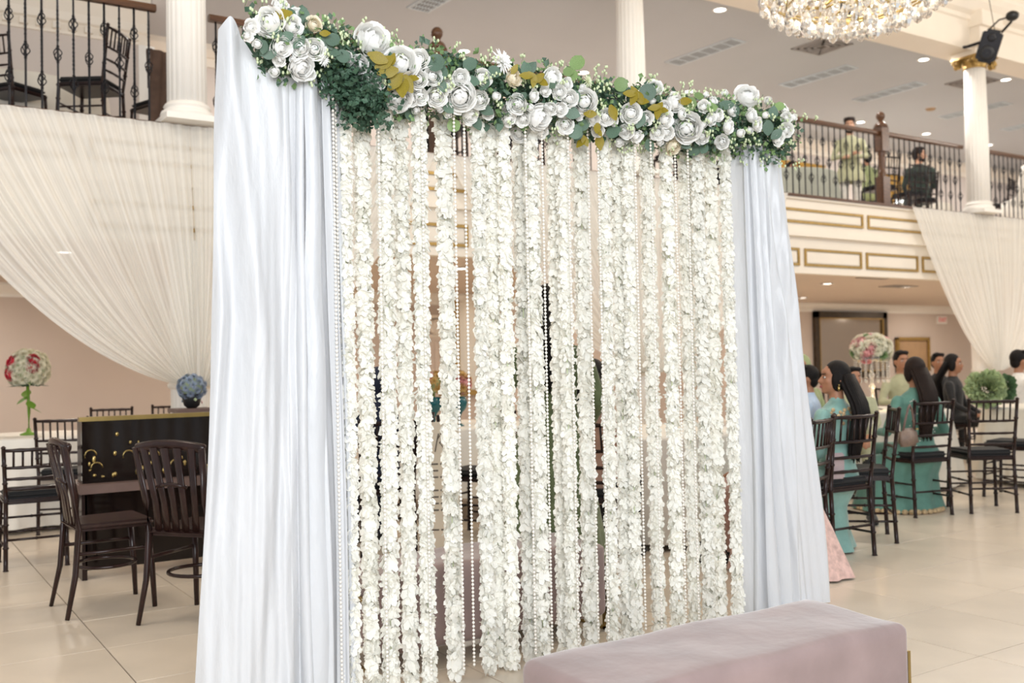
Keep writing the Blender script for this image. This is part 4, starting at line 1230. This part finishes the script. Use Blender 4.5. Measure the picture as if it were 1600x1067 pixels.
for i, (zz, n) in enumerate(((.26, 3), (.30, 2), (.34, 4), (.42, 4), (.46, 4), (.50, 3), (.54, 4), (.66, 3))):
    mb = MB(); x = -.085
    for q in range(n):
        w_ = .02 + .012 * ((i * 3 + q * 5) % 3); mb.b2((x, -.0115, zt - zz), (x + w_, -.0098, zt - zz + .010)); x += w_ + .012
    mb.build('small_print', m_ink, o, kind='stuff')
q = PD(594, 700, 6.9)
chair(q.x, q.y, .2, 1, 'dark chair of the guest in navy, behind the strands beside the curtain')
q = PD(742, 740, 7.5)
chair(q.x, q.y, -.5, 1, 'dark chair at the vase table, seen between the pearl strings')

# ================================================================== BALCONY FURNITURE
bc = PD(142, 110, 9.25)
chair(bc.x, bc.y, -.80, .60, 'dark chiavari chair on the balcony with open spindle back, left of the column', z=ZB).scale = (1.12, 1.12, 1.1)
bc = PD(22, 110, 9.2)
chair(bc.x, bc.y, .80, .60, 'dark chiavari chair on the balcony at the left picture edge', z=ZB)
chair(2.44, 10.1, -.3, .95, 'dark chair on the balcony draped with a brown shawl', z=ZB)
table('round_table', (1.30, 11.25), .86, 'round balcony table behind the spindle back chair', 'ivory cloth on the balcony table left of the column', m_clothgrey, z=ZB)
# shawl over the chair back
o = thing('shawl', (2.44, 10.1, ZB + .5), 'brown shawl hung over a balcony chair beside the column', 'shawl')
rz_ = face_rz(-.3, .95)
def shw(s, t):
    x = (s - .5) * (.46 + .16 * t); a = (t - .38) * 2
    z = .46 - .62 * abs(a) ** 1.1 * (1 if a > 0 else .8); y = -.245 + (-.035 if a > 0 else .035) - .012 * math.sin(s * 30 + t * 5)
    y -= .04 * a
    v = Matrix.Rotation(rz_, 3, 'Z') @ Vector((x, y, z)); return tuple(v)
sh = MB().grid(shw, 40, 30).build('cloth', mat('brown_shawl', (.085, .05, .035), .85, var=.25, vscale=10), o, True)
sol = sh.modifiers.new('thick', 'SOLIDIFY'); sol.thickness = .008
table('round_table', (12.2, 10.9), .86, 'round balcony table right of the garland', 'grey green cloth on the balcony table right of the garland', mat('sage_tablecloth', (.30, .31, .26), .8, var=.08, vscale=4), z=ZB)
table('round_table', (17.0, 12.0), .80, 'round balcony table behind the man in dark green', 'ivory cloth on the balcony table behind the man in dark green', m_clothgrey, z=ZB)
chair(13.15, 9.75, .25, 1, 'dark balcony chair in front of the standing man', z=ZB)
chair(14.15, 9.95, .2, 1, 'dark balcony chair beside the far newel post', z=ZB)
chair(14.92, 10.25, .55, .83, 'dark balcony chair of the man in dark green', z=ZB)
chair(16.75, 10.0, -.3, .95, 'dark balcony chair right of the speaker column', z=ZB)
chair(5.4, 9.6, .2, 1, 'dark balcony chair behind the garland near the first newel', z=ZB)
chair(6.4, 9.6, -.2, 1, 'dark balcony chair behind the garland near the middle column', z=ZB)
chair(3.6, 9.7, .1, 1, 'dark balcony chair behind the garland by the left curtain', z=ZB)
chair(8.7, 9.5, -.1, 1, 'dark balcony chair behind the garland middle', z=ZB)
chair(9.8, 9.6, .1, 1, 'dark balcony chair behind the right part of the garland', z=ZB)
# covered chair at the right edge
cc_ = PD(1588, 290, 17.0)
o = thing('covered_chair', (cc_.x, cc_.y, ZB), 'balcony chair under a white fabric cover at the right picture edge', 'chair')
MB().loft([(0, 0, 0, .30, .30), (0, 0, .3, .26, .26), (0, 0, .46, .24, .25), (0, -.16, .52, .23, .10), (0, -.19, .8, .23, .07), (0, -.22, 1.02, .20, .055), (0, -.225, 1.06, .12, .03)], 24).build('cover', m_cloth, o, True)
MB().tube([(-.23, -.2, .62), (0, -.29, .60), (.23, -.2, .62)], .03, 8, flat=(1, .4)).build('sash', m_cloth, o, True)

# balcony windows with gold swags
for i, (u, lab) in enumerate(((1236, 'tall balcony window with gold swag behind the garland end'), (1412, 'bright balcony window with gold swag behind the man in dark green'))):
    a = PY(u, 300, YW - .02)
    o = thing('window_%d' % (i + 1), (a.x, YW - .02, ZB + .35), lab, 'window', kind='structure')
    Wd, Hh = 1.5, 1.35
    MB().box((0, -.005, Hh / 2), (Wd, .02, Hh)).build('window_pane', m_winglow, o)
    mb = MB()
    for s in (-1, 0, 1): mb.box((s * Wd / 2, -.03, Hh / 2), (.06, .05, Hh))
    for z in (0, Hh / 2, Hh): mb.box((0, -.03, z), (Wd + .06, .05, .05))
    mb.build('window_frame', m_white, o)
    for s in (-1, 1):
        def cur(p, t, s=s):
            w = .16 + .45 * (1 - t) ** 1.5
            return (s * (Wd / 2 + .15 - w * p), -.10 - .025 * math.sin(p * 40), Hh + .25 - t * (Hh + .3))
        MB().grid(cur, 40, 16).build('curtain_panel', m_goldcurt, o, True)
    def swag(p, t):
        return ((p - .5) * (Wd + .4), -.13 - .03 * math.sin(t * 26), Hh + .28 - t * (.14 + .42 * math.sin(PI * p)))
    MB().grid(swag, 30, 20).build('swag', m_goldcurt, o, True)

# ================================================================== CHANDELIER AND SPEAKERS
ch = PD(1338, 40, 7.0)
cz0 = ch.z
o = thing('chandelier', (ch.x, ch.y, cz0), 'large tiered crystal chandelier at the top edge', 'chandelier')
def drop_mesh(L, w):
    return MB().lathe([(.0015, 0), (w * .22, -.10 * L), (w * .16, -.16 * L), (w * .45, -.45 * L), (w * .5, -.68 * L), (w * .36, -.88 * L), (.001, -L)], 6).mesh('crystal', False)
DM = []
for L, w in ((.12, .062), (.14, .072), (.10, .05)):
    me = drop_mesh(L, w); me.materials.append(m_crystal); DM.append(me)
rg = random.Random(2)
tiers = [(.13, .085, 9), (.24, .10, 15), (.35, .125, 22), (.46, .165, 28), (.56, .215, 34), (.64, .275, 38)]
for r, z, n in tiers:
    MB().tube([(r * math.cos(a), r * math.sin(a), z + .005) for a in [2 * PI * i / 40 for i in range(41)]], .007, 6, cap=False).build('ring', m_brass, o, True)
    for i in range(n):
        a = 2 * PI * (i + .3 * (n % 2)) / n
        q = mobj('crystal', DM[rg.randrange(3)], None, o); q.location = (r * math.cos(a), r * math.sin(a), z); q.rotation_euler = (0, 0, rg.uniform(0, 3))
MB().ell((0, 0, .0), .033, 12, 8).build('ball_pendant', m_crystal, o, False)
MB().tube([(0, 0, .03), (0, 0, 1.0)], .02, 8).build('stem', m_brass, o, True)
MB().tube([(0, 0, 1.0), (0, 0, 6.95 - cz0)], .012, 8).build('chain', m_brass, o, True)
for k in range(8):
    a = 2 * PI * k / 8
    MB().tube([(.02 * math.cos(a), .02 * math.sin(a), .30), (.3 * math.cos(a), .3 * math.sin(a), .22), (.62 * math.cos(a), .62 * math.sin(a), .30), (.62 * math.cos(a), .62 * math.sin(a), .38)], .012, 6).build('arm', m_brass, o, True)
    MB().ell((.62 * math.cos(a), .62 * math.sin(a), .43), (.02, .02, .045), 8, 6).build('bulb', m_bulb, o, True)
    MB().ell((.28 * math.cos(a + .4), .28 * math.sin(a + .4), .24), (.018, .018, .03), 8, 6).build('bulb', m_bulb, o, True)
bsm = MB()
for i in range(14): bsm.ell((.02 * i / 14, 0, -.012 * i), .006, 6, 4)
bme = bsm.mesh('bead_swag', True); bme.materials.append(m_crystal)
for i in range(36):
    a = 2 * PI * i / 36
    q = mobj('bead_swag', bme, None, o); q.location = (.56 * math.cos(a), .56 * math.sin(a), .40); q.rotation_euler = (0, 0, a)
lamp('chandelier_light', 'POINT', (ch.x, ch.y, cz0 + .75), 190, WARM, .25)

def speaker(u, v, depth, h, w, rot, label, bracket=True):
    c = PD(u, v, depth)
    o = thing('loudspeaker', c, label, 'loudspeaker', 'black loudspeakers')
    bm = bmesh.new(); bmesh.ops.create_cube(bm, size=1)
    for q in bm.verts:
        f = .62 if q.co.y > 0 else 1.0
        q.co = Vector((q.co.x * w * f, q.co.y * w * .9, q.co.z * h))
    bmesh.ops.bevel(bm, geom=[e for e in bm.edges], offset=.05, segments=3, affect='EDGES')
    me = bpy.data.meshes.new('cabinet'); bm.to_mesh(me); bm.free()
    rm = Matrix.Rotation(rot[2], 4, 'Z') @ Matrix.Rotation(rot[0], 4, 'X') @ Matrix.Rotation(rot[1], 4, 'Y')
    a = mobj('cabinet', me, m_black, o); a.matrix_local = rm
    g = MB().box((0, -w * .46, 0), (w * .82, .012, h * .86)).build('grille', m_iron, o); g.matrix_local = rm
    for zz, rr in ((-.2 * h, .36 * w), (.27 * h, .2 * w)):
        dmb = MB().lathe([(rr, 0), (rr * .9, .012), (rr * .3, -.004), (.01, .004)], 20); dmb.v = [(x, -w * .47 - z, y + zz) for x, y, z in dmb.v]
        d = dmb.build('driver', m_black, o, True); d.matrix_local = rm
    if bracket:
        MB().tube([rm @ Vector((0, w * .4, .1)), Vector((-.2, .22, .02)), Vector((-.34, .18, -.02))], .022, 8).build('bracket', m_iron, o, True)
        MB().tube([rm @ Vector((.1, .0, h * .45)), rm @ Vector((.18, -.05, h * .8)), rm @ Vector((.16, -.08, h * .95))], .018, 8).build('yoke', m_iron, o, True)
        MB().tube([rm @ Vector((-.08, .0, h * .45)), rm @ Vector((.02, -.05, h * .8)), rm @ Vector((.16, -.08, h * .95))], .012, 8).build('yoke', m_iron, o, True)
        MB().ell(rm @ Vector((.17, -.09, h * .97)), (.09, .09, .07), 10, 8).build('spot_head', m_black, o, True)
        MB().tube([rm @ Vector((0, 0, h * .5)), Vector((-.28, -.1, 1.1))], .005, 5).build('cable', m_black, o, True)
speaker(1546, 72, 14.3, .46, .30, (.30, .34, -YAW - .5), 'black loudspeaker on a bracket beside the gilt column capital')
speaker(1325, 10, 13.0, .55, .22, (.2, .1, -YAW - .3), 'dark loudspeaker half hidden behind the crystal chandelier', bracket=False)

# ================================================================== PEOPLE
DG = None
SKIN = mat('brown_skin', (.36, .17, .095), .5, var=.08, vscale=14)
SKIN2 = mat('tan_skin', (.46, .25, .155), .5, var=.08, vscale=14)
m_hair = mat('black_hair', (.007, .005, .0045), .5, spec=.2, var=.4, vscale=30, stretch=(8, 8, .8), bump=.35, bscale=60)
m_hairb = mat('dark_brown_hair', (.016, .008, .0055), .5, spec=.22, var=.5, vscale=30, stretch=(8, 8, .8), bump=.35, bscale=60)
m_lip = mat('lip', (.33, .085, .075), .4)
m_eye = mat('dark_eye', (.012, .008, .007), .2)
m_eyew = mat('eye_white', (.62, .58, .54), .3)
def cloth(name, c, **k): return mat(name, c, k.pop('rough', .75), sheen=.2, var=k.pop('var', .12), vscale=k.pop('vscale', 14), bump=.3, bscale=22, **k)
c_turq = cloth('turquoise_satin', (.215, .385, .345), rough=.45)
c_teal = cloth('teal_chiffon', (.105, .235, .19))
c_gold = cloth('gold_embroidery', (.50, .36, .20), var=.5, vscale=45)
c_pgreen = cloth('pale_green_cotton', (.38, .375, .235))
c_sage = cloth('sage_scarf', (.30, .34, .16))
c_lblue = cloth('light_blue_shirt', (.42, .52, .66))
c_white = cloth('white_cotton', (.74, .71, .66))
c_dgreen = cloth('dark_green_suit', (.022, .040, .030))
c_navy = cloth('navy_cloth', (.008, .014, .038))
c_black = cloth('black_cloth', (.012, .012, .013))
c_grass = cloth('moss_green_dress', (.125, .16, .075), vscale=22, var=.3)
c_blush = cloth('blush_brocade', (.62, .42, .37), var=.3, vscale=30)
c_beige = cloth('rose_beige_blouse', (.50, .30, .22))

def segdist(P, a, b):
    ab = b - a; L2 = float(ab @ ab)
    t = np.clip(((P - a) @ ab) / L2, 0, 1) if L2 > 1e-9 else np.zeros(len(P))
    return np.linalg.norm(P - (a + t[:, None] * ab), axis=1)

def person(loc, face, label, pose='sit', scale=1.0, hz=None, top=None, sleeve=None, bottom=None, shoe=None, skin=SKIN, hair='short', hairm=None, head_yaw=0.0,
           head_pitch=0.0, arms=None, lean=0.0, voxel=.0125, group='seated guests', hairlen=.5, extras=None, beard=False, skirt=None, fingers=True):
    o = thing('person', loc, label, 'person', group, rz=face_rz(*face))
    hz = hz if hz is not None else (.51 if pose == 'sit' else .90 * scale)
    S = scale
    mats = [skin, top, sleeve or top, bottom or top, shoe or c_black]
    mb = MB(); prim = []
    def cap(a, b, ra, rb, mi):
        mb.caps(a, b, ra, rb, 14); prim.append((np.array(a, float), np.array(b, float), (ra + rb) / 2, mi))
    def LN(v):                                           # lean the upper body forward
        z = v[2] - hz; return (v[0], v[1] + z * lean, v[2])
    # torso, lofted with elliptical rings
    rings = [(-.12, .06, .07), (-.10, .135, .11), (0, .168, .125), (.12, .145, .108), (.22, .142, .105), (.34, .162, .115), (.42, .172, .108), (.47, .15, .09), (.505, .10, .07), (.53, .055, .055)]
    mb.loft([(0, lean * dz * S, hz + dz * S, rx * S, ry * S) for dz, rx, ry in rings], 20)
    prim.append((np.array((0, 0, hz - .05)), np.array(LN((0, 0, hz + .42 * S))), .13, 1))
    # legs
    for s in (-1, 1):
        if pose == 'sit':
            hip, knee, ank = (s * .085, .02, hz - .005), (s * .105, .42 * S, hz - .01), (s * .10, .40 * S, .09)
        else:
            hip, knee, ank = (s * .088, 0, hz - .02), (s * .10, .025, .50 * S), (s * .105, -.01, .09)
        cap(hip, knee, .088 * S, .062 * S, 3); cap(knee, ank, .058 * S, .038 * S, 3)
        cap((ank[0], ank[1] - .03, .045), (ank[0] + s * .015, ank[1] + .15, .032), .042, .030, 4)
    # arms
    arms = arms or [((-.235, .06, .20), (-.14, .27, .08)), ((.235, .06, .20), (.14, .27, .08))]
    for s, (el, wr) in zip((-1, 1), arms):
        sh = LN((s * .175 * S, 0, hz + .43 * S))
        el = LN((el[0] * S, el[1] * S, hz + el[2] * S)); wr = LN((wr[0] * S, wr[1] * S, hz + wr[2] * S))
        cap(sh, el, .056 * S, .043 * S, 2); cap(el, wr, .042 * S, .031 * S, 2)
        d = (Vector(wr) - Vector(el)).normalized(); sd = d.cross(Vector((0, 0, 1)))
        sd = sd.normalized() if sd.length > .05 else Vector((1, 0, 0)); nn = sd.cross(d)
        pc = Vector(wr) + d * .045
        cap(Vector(wr), pc + d * .02, .028 * S, .033 * S, 0)
        if fingers:
            for q in range(4):
                b0 = pc + d * .03 + sd * ((q - 1.5) * .019); ln = (.034, .042, .040, .030)[q]
                b1 = b0 + d * ln - nn * .012; b2 = b1 + d * ln * .6 - nn * .024
                cap(b0, b1, .0095, .009, 0); cap(b1, b2, .009, .008, 0)
            t0 = Vector(wr) + d * .02 - sd * s * .026; cap(t0, t0 + d * .032 - sd * s * .022 - nn * .01, .011, .010, 0)
            cap(t0 + d * .032 - sd * s * .022 - nn * .01, t0 + d * .062 - sd * s * .026 - nn * .016, .010, .009, 0)
    # neck and head
    nb = LN((0, -.005, hz + .47 * S)); hc = Vector(LN((0, .015, hz + .685 * S)))
    HR = Matrix.Rotation(head_yaw, 3, 'Z') @ Matrix.Rotation(head_pitch, 3, 'X')
    def hp(x, y, z): return tuple(hc + HR @ (Vector((x, y, z)) * S))
    cap(nb, hp(0, -.012, -.06), .055 * S, .047 * S, 0)
    R3 = HR.copy()
    def hell(c, r): mb.ell(hp(*c), tuple(q * S for q in r), 18, 14, rot=R3)
    hell((0, -.006, .018), (.076, .092, .100)); hell((0, .024, -.045), (.060, .064, .066)); hell((0, .062, -.090), (.027, .024, .022))
    hell((.034, .060, -.022), (.028, .024, .026)); hell((-.034, .060, -.022), (.028, .024, .026)); hell((0, .070, .040), (.052, .022, .026))
    mb.caps(hp(0, .084, .012), hp(0, .108, -.026), .010 * S, .0135 * S, 10); hell((.012, .094, -.030), (.010, .012, .009)); hell((-.012, .094, -.030), (.010, .012, .009))
    hell((0, .086, -.056), (.022, .012, .008)); hell((0, .083, -.068), (.019, .012, .008))
    for s in (-1, 1): hell((s * .077, -.008, -.012), (.011, .022, .031))
    prim.append((np.array(hp(0, 0, .03)), np.array(hp(0, .02, -.06)), .085 * S, 0))
    me0 = mb.mesh('person_src', True)
    tmp = bpy.data.objects.new('tmp', me0); COL.objects.link(tmp)
    rm = tmp.modifiers.new('r', 'REMESH'); rm.mode = 'VOXEL'; rm.voxel_size = voxel; rm.use_smooth_shade = True
    sm = tmp.modifiers.new('s', 'SMOOTH'); sm.factor = .5; sm.iterations = 3
    dg = bpy.context.evaluated_depsgraph_get()
    me = bpy.data.meshes.new_from_object(tmp.evaluated_get(dg))
    bpy.data.objects.remove(tmp, do_unlink=True)
    me.materials.clear()
    for m_ in mats: me.materials.append(m_)
    n = len(me.polygons); ctr = np.zeros(n * 3); me.polygons.foreach_get('center', ctr); ctr = ctr.reshape(-1, 3)
    best = np.full(n, 1e9); idx = np.zeros(n, dtype=np.int32)
    for a, b, r, mi in prim:
        d = segdist(ctr, a, b) - r; w = d < best; best[w] = d[w]; idx[w] = mi
    me.polygons.foreach_set('material_index', idx); me.polygons.foreach_set('use_smooth', [True] * n); me.update()
    mobj('body', me, None, o)
    # face
    for s in (-1, 1):
        ey = MB().ell(hp(s * .031, .0805, .004), (.0145 * S, .008 * S, .0075 * S), 10, 6, rot=R3).build('eye', m_eyew, o, True)
        MB().ell(hp(s * .031, .0865, .004), (.0065 * S, .005 * S, .0068 * S), 8, 6, rot=R3).build('iris', m_eye, ey, True)
        MB().caps(hp(s * .016, .092, .026), hp(s * .048, .080, .028), .0042 * S, .003 * S, 6).build('eyebrow', m_hair, o, True)
    MB().ell(hp(0, .0935, -.0615), (.021 * S, .0075 * S, .0105 * S), 12, 6, rot=R3).build('lips', m_lip, o, True)
    hm = hairm or m_hair
    if hair in ('short', 'long', 'cap'):
        hb = MB()
        hb.ell(hp(0, -.020, .034), (.084 * S, .094 * S, .098 * S), 22, 16, rot=R3)
        if hair == 'short':
            for q in range(9):
                a = -1.1 + 2.2 * q / 8
                hb.ell(hp(.055 * math.sin(a), .045 * math.cos(a), .098), (.03 * S, .034 * S, .026 * S), 8, 6, rot=R3)
            hb.ell(hp(0, -.055, -.02), (.070 * S, .05 * S, .07 * S), 14, 10, rot=R3)
        if hair == 'long':
            for s in (-1, 1):
                hb.ell(hp(s * .062, -.006, -.005), (.026 * S, .05 * S, .085 * S), 10, 8, rot=R3)
            path = []; top_ = Vector(hp(0, -.055, .03))
            for i in range(9):
                t = i / 8
                p = Vector(LN((top_.x * (1 - t) + .012 * math.sin(5 * t), (top_.y) * (1 - t) - (.135 + .015 * math.sin(3 * t)) * S * min(1, t * 2.2), top_.z - t * hairlen)))
                path.append((p.x, p.y, p.z, (.072 + .016 * math.sin(PI * t)) * S * (1 - .35 * t * t), (.050 - .018 * t) * S))
            hb.loft(path, 20)
            for q in range(12):
                a = (q - 5.5) / 5.5
                pts = [Vector((x + a * rx * .95, y - ry * math.sqrt(max(0, 1 - a * a)) * .9, z)) for x, y, z, rx, ry in path]
                pts.append(pts[-1] + Vector((a * .015, 0, -.03 - .02 * (q % 3))))
                hb.tube(pts, [.016 * S] * (len(pts) - 1) + [.003], 6)
        hb.build('hair', hm, o, True)
    if hair == 'scarf':
        sb = MB(); sb.ell(hp(0, -.022, .025), (.095 * S, .102 * S, .112 * S), 20, 14, rot=R3)
        sb.ell(hp(0, -.02, -.09), (.088 * S, .072 * S, .075 * S), 16, 10, rot=R3)
        sb.loft([(0, -.005, hz + .30 * S, .21 * S, .15 * S), (0, 0, hz + .42 * S, .205 * S, .13 * S), (0, -.005, hz + .52 * S, .12 * S, .10 * S), (0, -.01, hz + .60 * S, .08 * S, .085 * S)], 20)
        sb.build('headscarf', hm, o, True)
    if hair == 'cap':
        MB().lathe([(.088 * S, 0), (.090 * S, .03), (.084 * S, .06), (.05 * S, .068)], 20, c=hp(0, -.012, .072)).build('cap', c_beige if not beard else m_hairb, o, True)
    if beard:
        bb = MB(); bb.ell(hp(0, .030, -.085), (.058 * S, .056 * S, .042 * S), 14, 10, rot=R3); bb.build('beard', hm, o, True)
    if skirt:
        sm_, rings_ = skirt
        def mod_loft(rings, n=48):
            mb2 = MB()
            for i, (cx, cy, cz, rx, ry) in enumerate(rings):
                for j in range(n):
                    an = 2 * PI * j / n; f = 1 + (.07 * i / len(rings)) * math.sin(9 * an + i * .4)
                    mb2.v.append((cx + rx * f * math.cos(an), cy + ry * f * math.sin(an), cz))
            for i in range(len(rings) - 1):
                for j in range(n):
                    j2 = (j + 1) % n; mb2.f.append((i * n + j, i * n + j2, (i + 1) * n + j2, (i + 1) * n + j))
            return mb2
        mod_loft(rings_).build('skirt', sm_, o, True)
    if extras: extras(o, hp, S, hz, LN)
    return o

SIT = [((-.24, .02, .19), (-.19, .25, .10)), ((.24, .02, .19), (.19, .25, .10))]
seat_skirt = lambda m_, w=.27: (m_, [(0, .03, .56, .17, .14), (0, .08, .48, .24, .20), (0, .20, .44, w, .30), (0, .26, .30, w, .28), (0, .28, .15, w + .02, .30), (0, .28, .012, w + .06, .34)])

# ---- the two women in turquoise, and their neighbours
def ear(o, hp, S, hz, LN):
    for s in (-1, 1):
        mb = MB().ell(hp(s * .082, -.006, -.045), .007, 8, 6); mb.ell(hp(s * .083, -.006, -.068), (.010, .010, .016), 8, 6)
        mb.build('earring', m_brass, o, True)
    yk = MB()
    rg = random.Random(3)
    for i in range(60):
        a = rg.uniform(-2.6, 2.6); zz = rg.uniform(.36, .475)
        w = (.176, .112) if zz < .43 else (.150, .094)
        p = LN((w[0] * S * math.sin(a), -w[1] * S * math.cos(a), hz + zz * S)); yk.ell(p, (.017, .012, .014), 6, 4)
    yk.build('embroidered_yoke', c_gold, o, True)
person((5.37, 4.37, 0), (-.10, 1), 'woman in a turquoise satin dress looking sideways, long straight black hair', scale=.94, hz=.505, top=c_turq, bottom=c_turq, hair='long', hairm=m_hair,
       hairlen=.50, head_yaw=D(52), head_pitch=D(4), arms=[((-.26, -.02, .18), (-.16, .22, .10)), ((.25, .03, .18), (.18, .26, .10))], lean=-.02, extras=ear, voxel=.010, skirt=seat_skirt(c_turq))
def sparkle(o, hp, S, hz, LN):
    rg = random.Random(8); mb = MB()
    for i in range(46):
        a = rg.uniform(-1.3, 1.3); zz = rg.uniform(.05, .45)
        mb.ell(LN((.155 * S * math.sin(a), -.117 * S * math.cos(a), hz + zz * S)), .005, 5, 4)
    mb.build('sequins', m_pearl, o, True, kind='stuff')
    hm_ = MB(); 
    for i in range(40):
        a = 2 * PI * i / 40; hm_.ell((.34 * math.cos(a), .28 + .35 * math.sin(a), .02), (.03, .03, .022), 6, 4)
    hm_.build('hem_embroidery', c_gold, o, True)
person((7.24, 5.08, 0), (.34, .94), 'woman in a teal dress seen from behind, wavy dark hair, handbag on her chair', scale=.95, hz=.51, top=c_teal, bottom=c_teal, hair='long', hairm=m_hairb,
       hairlen=.52, arms=[((-.29, .0, .17), (-.24, .25, .16)), ((.29, .02, .17), (.26, .30, .14))], extras=sparkle, skirt=seat_skirt(c_teal, .31))
person((4.70, 4.26, 0), (-.35, .94), 'woman in a blush brocade dress half hidden by the right curtain', scale=.93, hz=.505, top=c_blush, bottom=c_blush, hair='scarf', hairm=c_blush,
       skirt=(c_blush, [(0, .03, .56, .17, .14), (0, .04, .48, .21, .20), (-.03, .02, .44, .22, .25), (-.06, -.02, .28, .21, .30), (-.08, -.06, .12, .21, .34), (-.10, -.08, .012, .23, .37)]))
q = PD(1251, 600, 9.5)
person((q.x, q.y, 0), (-.2, -1), 'guest in a sage green headscarf beside the right satin curtain', scale=.98, hz=.53, top=c_sage, bottom=c_sage, hair='scarf', hairm=c_sage, head_yaw=D(-40), voxel=.015)
q = PD(1264, 600, 8.5)
person((q.x, q.y, 0), (-.6, .8), 'man in a light blue shirt behind the woman in turquoise', scale=.90, hz=.50, top=c_lblue, bottom=c_navy, hair='short', voxel=.015)
q = PD(1334, 600, 7.75)
person((q.x, q.y, 0), (-.75, -.65), 'boy with short black hair behind the woman in turquoise', pose='stand', scale=.71, top=c_pgreen, bottom=c_black, hair='short', head_yaw=D(20), voxel=.013)
q = PD(1408, 590, 11.6)
person((q.x, q.y, 0), (-.45, -.9), 'man in pale green behind the woman in teal', scale=1.0, hz=.55, top=c_pgreen, bottom=c_white, hair='short', voxel=.015, arms=[((-.30, .10, .22), (-.16, .30, .22)), ((.30, .10, .22), (.16, .30, .22))])
q = PD(1592, 600, 11.6)
person((q.x, q.y, 0), (.9, -.4), 'man in a white shirt at the right picture edge', scale=1.0, hz=.53, top=c_white, bottom=c_black, hair='short', voxel=.015)
q = PD(1466, 600, 13.2)
person((q.x, q.y, 0), (-.5, -.8), 'distant guest in black between the woman in teal and the swagged drape', scale=1.0, hz=.52, top=c_black, bottom=c_black, hair='short', voxel=.018)
q = PD(1489, 600, 12.2)
person((q.x, q.y, 0), (.3, -.9), 'distant guest in black closest to the swagged drape', scale=1.0, hz=.50, top=c_black, bottom=c_black, hair='long', voxel=.018)

# ---- people glimpsed through the strands
q = PD(862, 700, 5.35)
person((q.x, q.y, 0), (.5, .85), 'standing woman in a moss green dress with black hair behind the strands', pose='stand', scale=1.0, top=c_grass, bottom=c_grass, hair='long', hairm=m_hair, hairlen=.42, group='guests behind the strands',
       arms=[((-.26, .0, .17), (-.22, .16, .04)), ((.26, .0, .17), (.22, .16, .04))], skirt=(c_grass, [(0, 0, 1.02, .15, .115), (0, 0, .90, .19, .15), (0, 0, .6, .23, .21), (0, 0, .3, .28, .26), (0, 0, .02, .33, .31)]))
q = PD(930, 700, 6.25)
person((q.x, q.y, 0), (.85, .5), 'seated woman in a rose beige blouse between the pearl strings', scale=.97, hz=.52, top=c_beige, bottom=c_black, hair='long', hairm=m_hair, hairlen=.2, skin=SKIN2, voxel=.014, group='guests behind the strands')
q = PD(593, 700, 6.93)
person((q.x, q.y, 0), (.2, 1), 'seated guest in navy beside the left curtain, behind the strands', scale=.95, hz=.51, top=c_navy, bottom=c_navy, hair='scarf', hairm=c_navy, voxel=.015, group='guests behind the strands')

# ---- people on the balcony
q = PY(1329, 260, 10.45)
person((q.x, 10.45, ZB), (-.75, -.65), 'standing bearded man in a pale green tunic and white trousers on the balcony', pose='stand', scale=1.02, top=c_pgreen, bottom=c_white, hair='cap', hairm=m_hairb, beard=True, skin=SKIN2,
       arms=[((-.26, .05, .18), (.02, .22, .16)), ((.26, .05, .18), (-.02, .24, .20))], voxel=.014, group='people on the balcony',
       skirt=(c_pgreen, [(0, 0, 1.0, .17, .13), (0, 0, .88, .21, .16), (0, 0, .70, .23, .18)]))
q = PY(1356, 265, 11.75)
person((q.x, 11.75, ZB), (.6, .8), 'standing man in a sage checked shirt beside the man in pale green', pose='stand', scale=.97, top=c_sage, bottom=c_black, hair='short', voxel=.015, group='people on the balcony')
person((14.95, 10.28, ZB), (.62, .78), 'seated man in a dark green suit on the balcony by the column', scale=1.06, hz=.55, top=c_dgreen, bottom=c_dgreen, hair='short', hairm=m_hairb, head_yaw=D(-100), skin=SKIN2, beard=True, voxel=.014, group='people on the balcony')
q = PY(1236, 255, 12.0)
person((q.x, 12.0, ZB), (-.3, -1), 'seated balcony guest in rose beige beside the garland end', scale=1.0, hz=.55, top=c_beige, bottom=c_black, hair='short', voxel=.016, group='people on the balcony')

# chairs under the seated guests
for (u, d, f, lab) in ((1251, 9.5, (-.2, -1), 'dark chair under the guest in a sage headscarf'), (1264, 8.5, (-.6, .8), 'dark chair under the man in a light blue shirt'),
                       (1408, 11.6, (-.45, -.9), 'dark chair under the man in pale green'), (1592, 11.6, (.9, -.4), 'dark chair under the man in a white shirt'),
                       (1466, 13.2, (-.5, -.8), 'dark chair under the distant guest in black beside the woman in teal'), (1489, 12.2, (.3, -.9), 'dark chair under the distant guest in black near the drape')):
    q = PD(u, 600, d); chair(q.x, q.y, f[0], f[1], lab)
q = PY(1236, 255, 12.0); chair(q.x, 12.0, -.3, -1, 'dark balcony chair under the guest in rose beige', z=ZB)

for (x, y, f, t, lab) in ((3.62, 9.72, (.1, 1), c_black, 'balcony guest in black glimpsed under the left part of the garland'), (5.42, 9.62, (.2, 1), c_black, 'balcony guest in black glimpsed under the garland beside the near newel'),
                          (9.82, 9.62, (.1, 1), c_navy, 'balcony guest in navy glimpsed under the right part of the garland')):
    person((x, y, ZB), f, lab, scale=.97, hz=.52, top=t, bottom=c_black, hair='short', voxel=.018, group='people on the balcony')
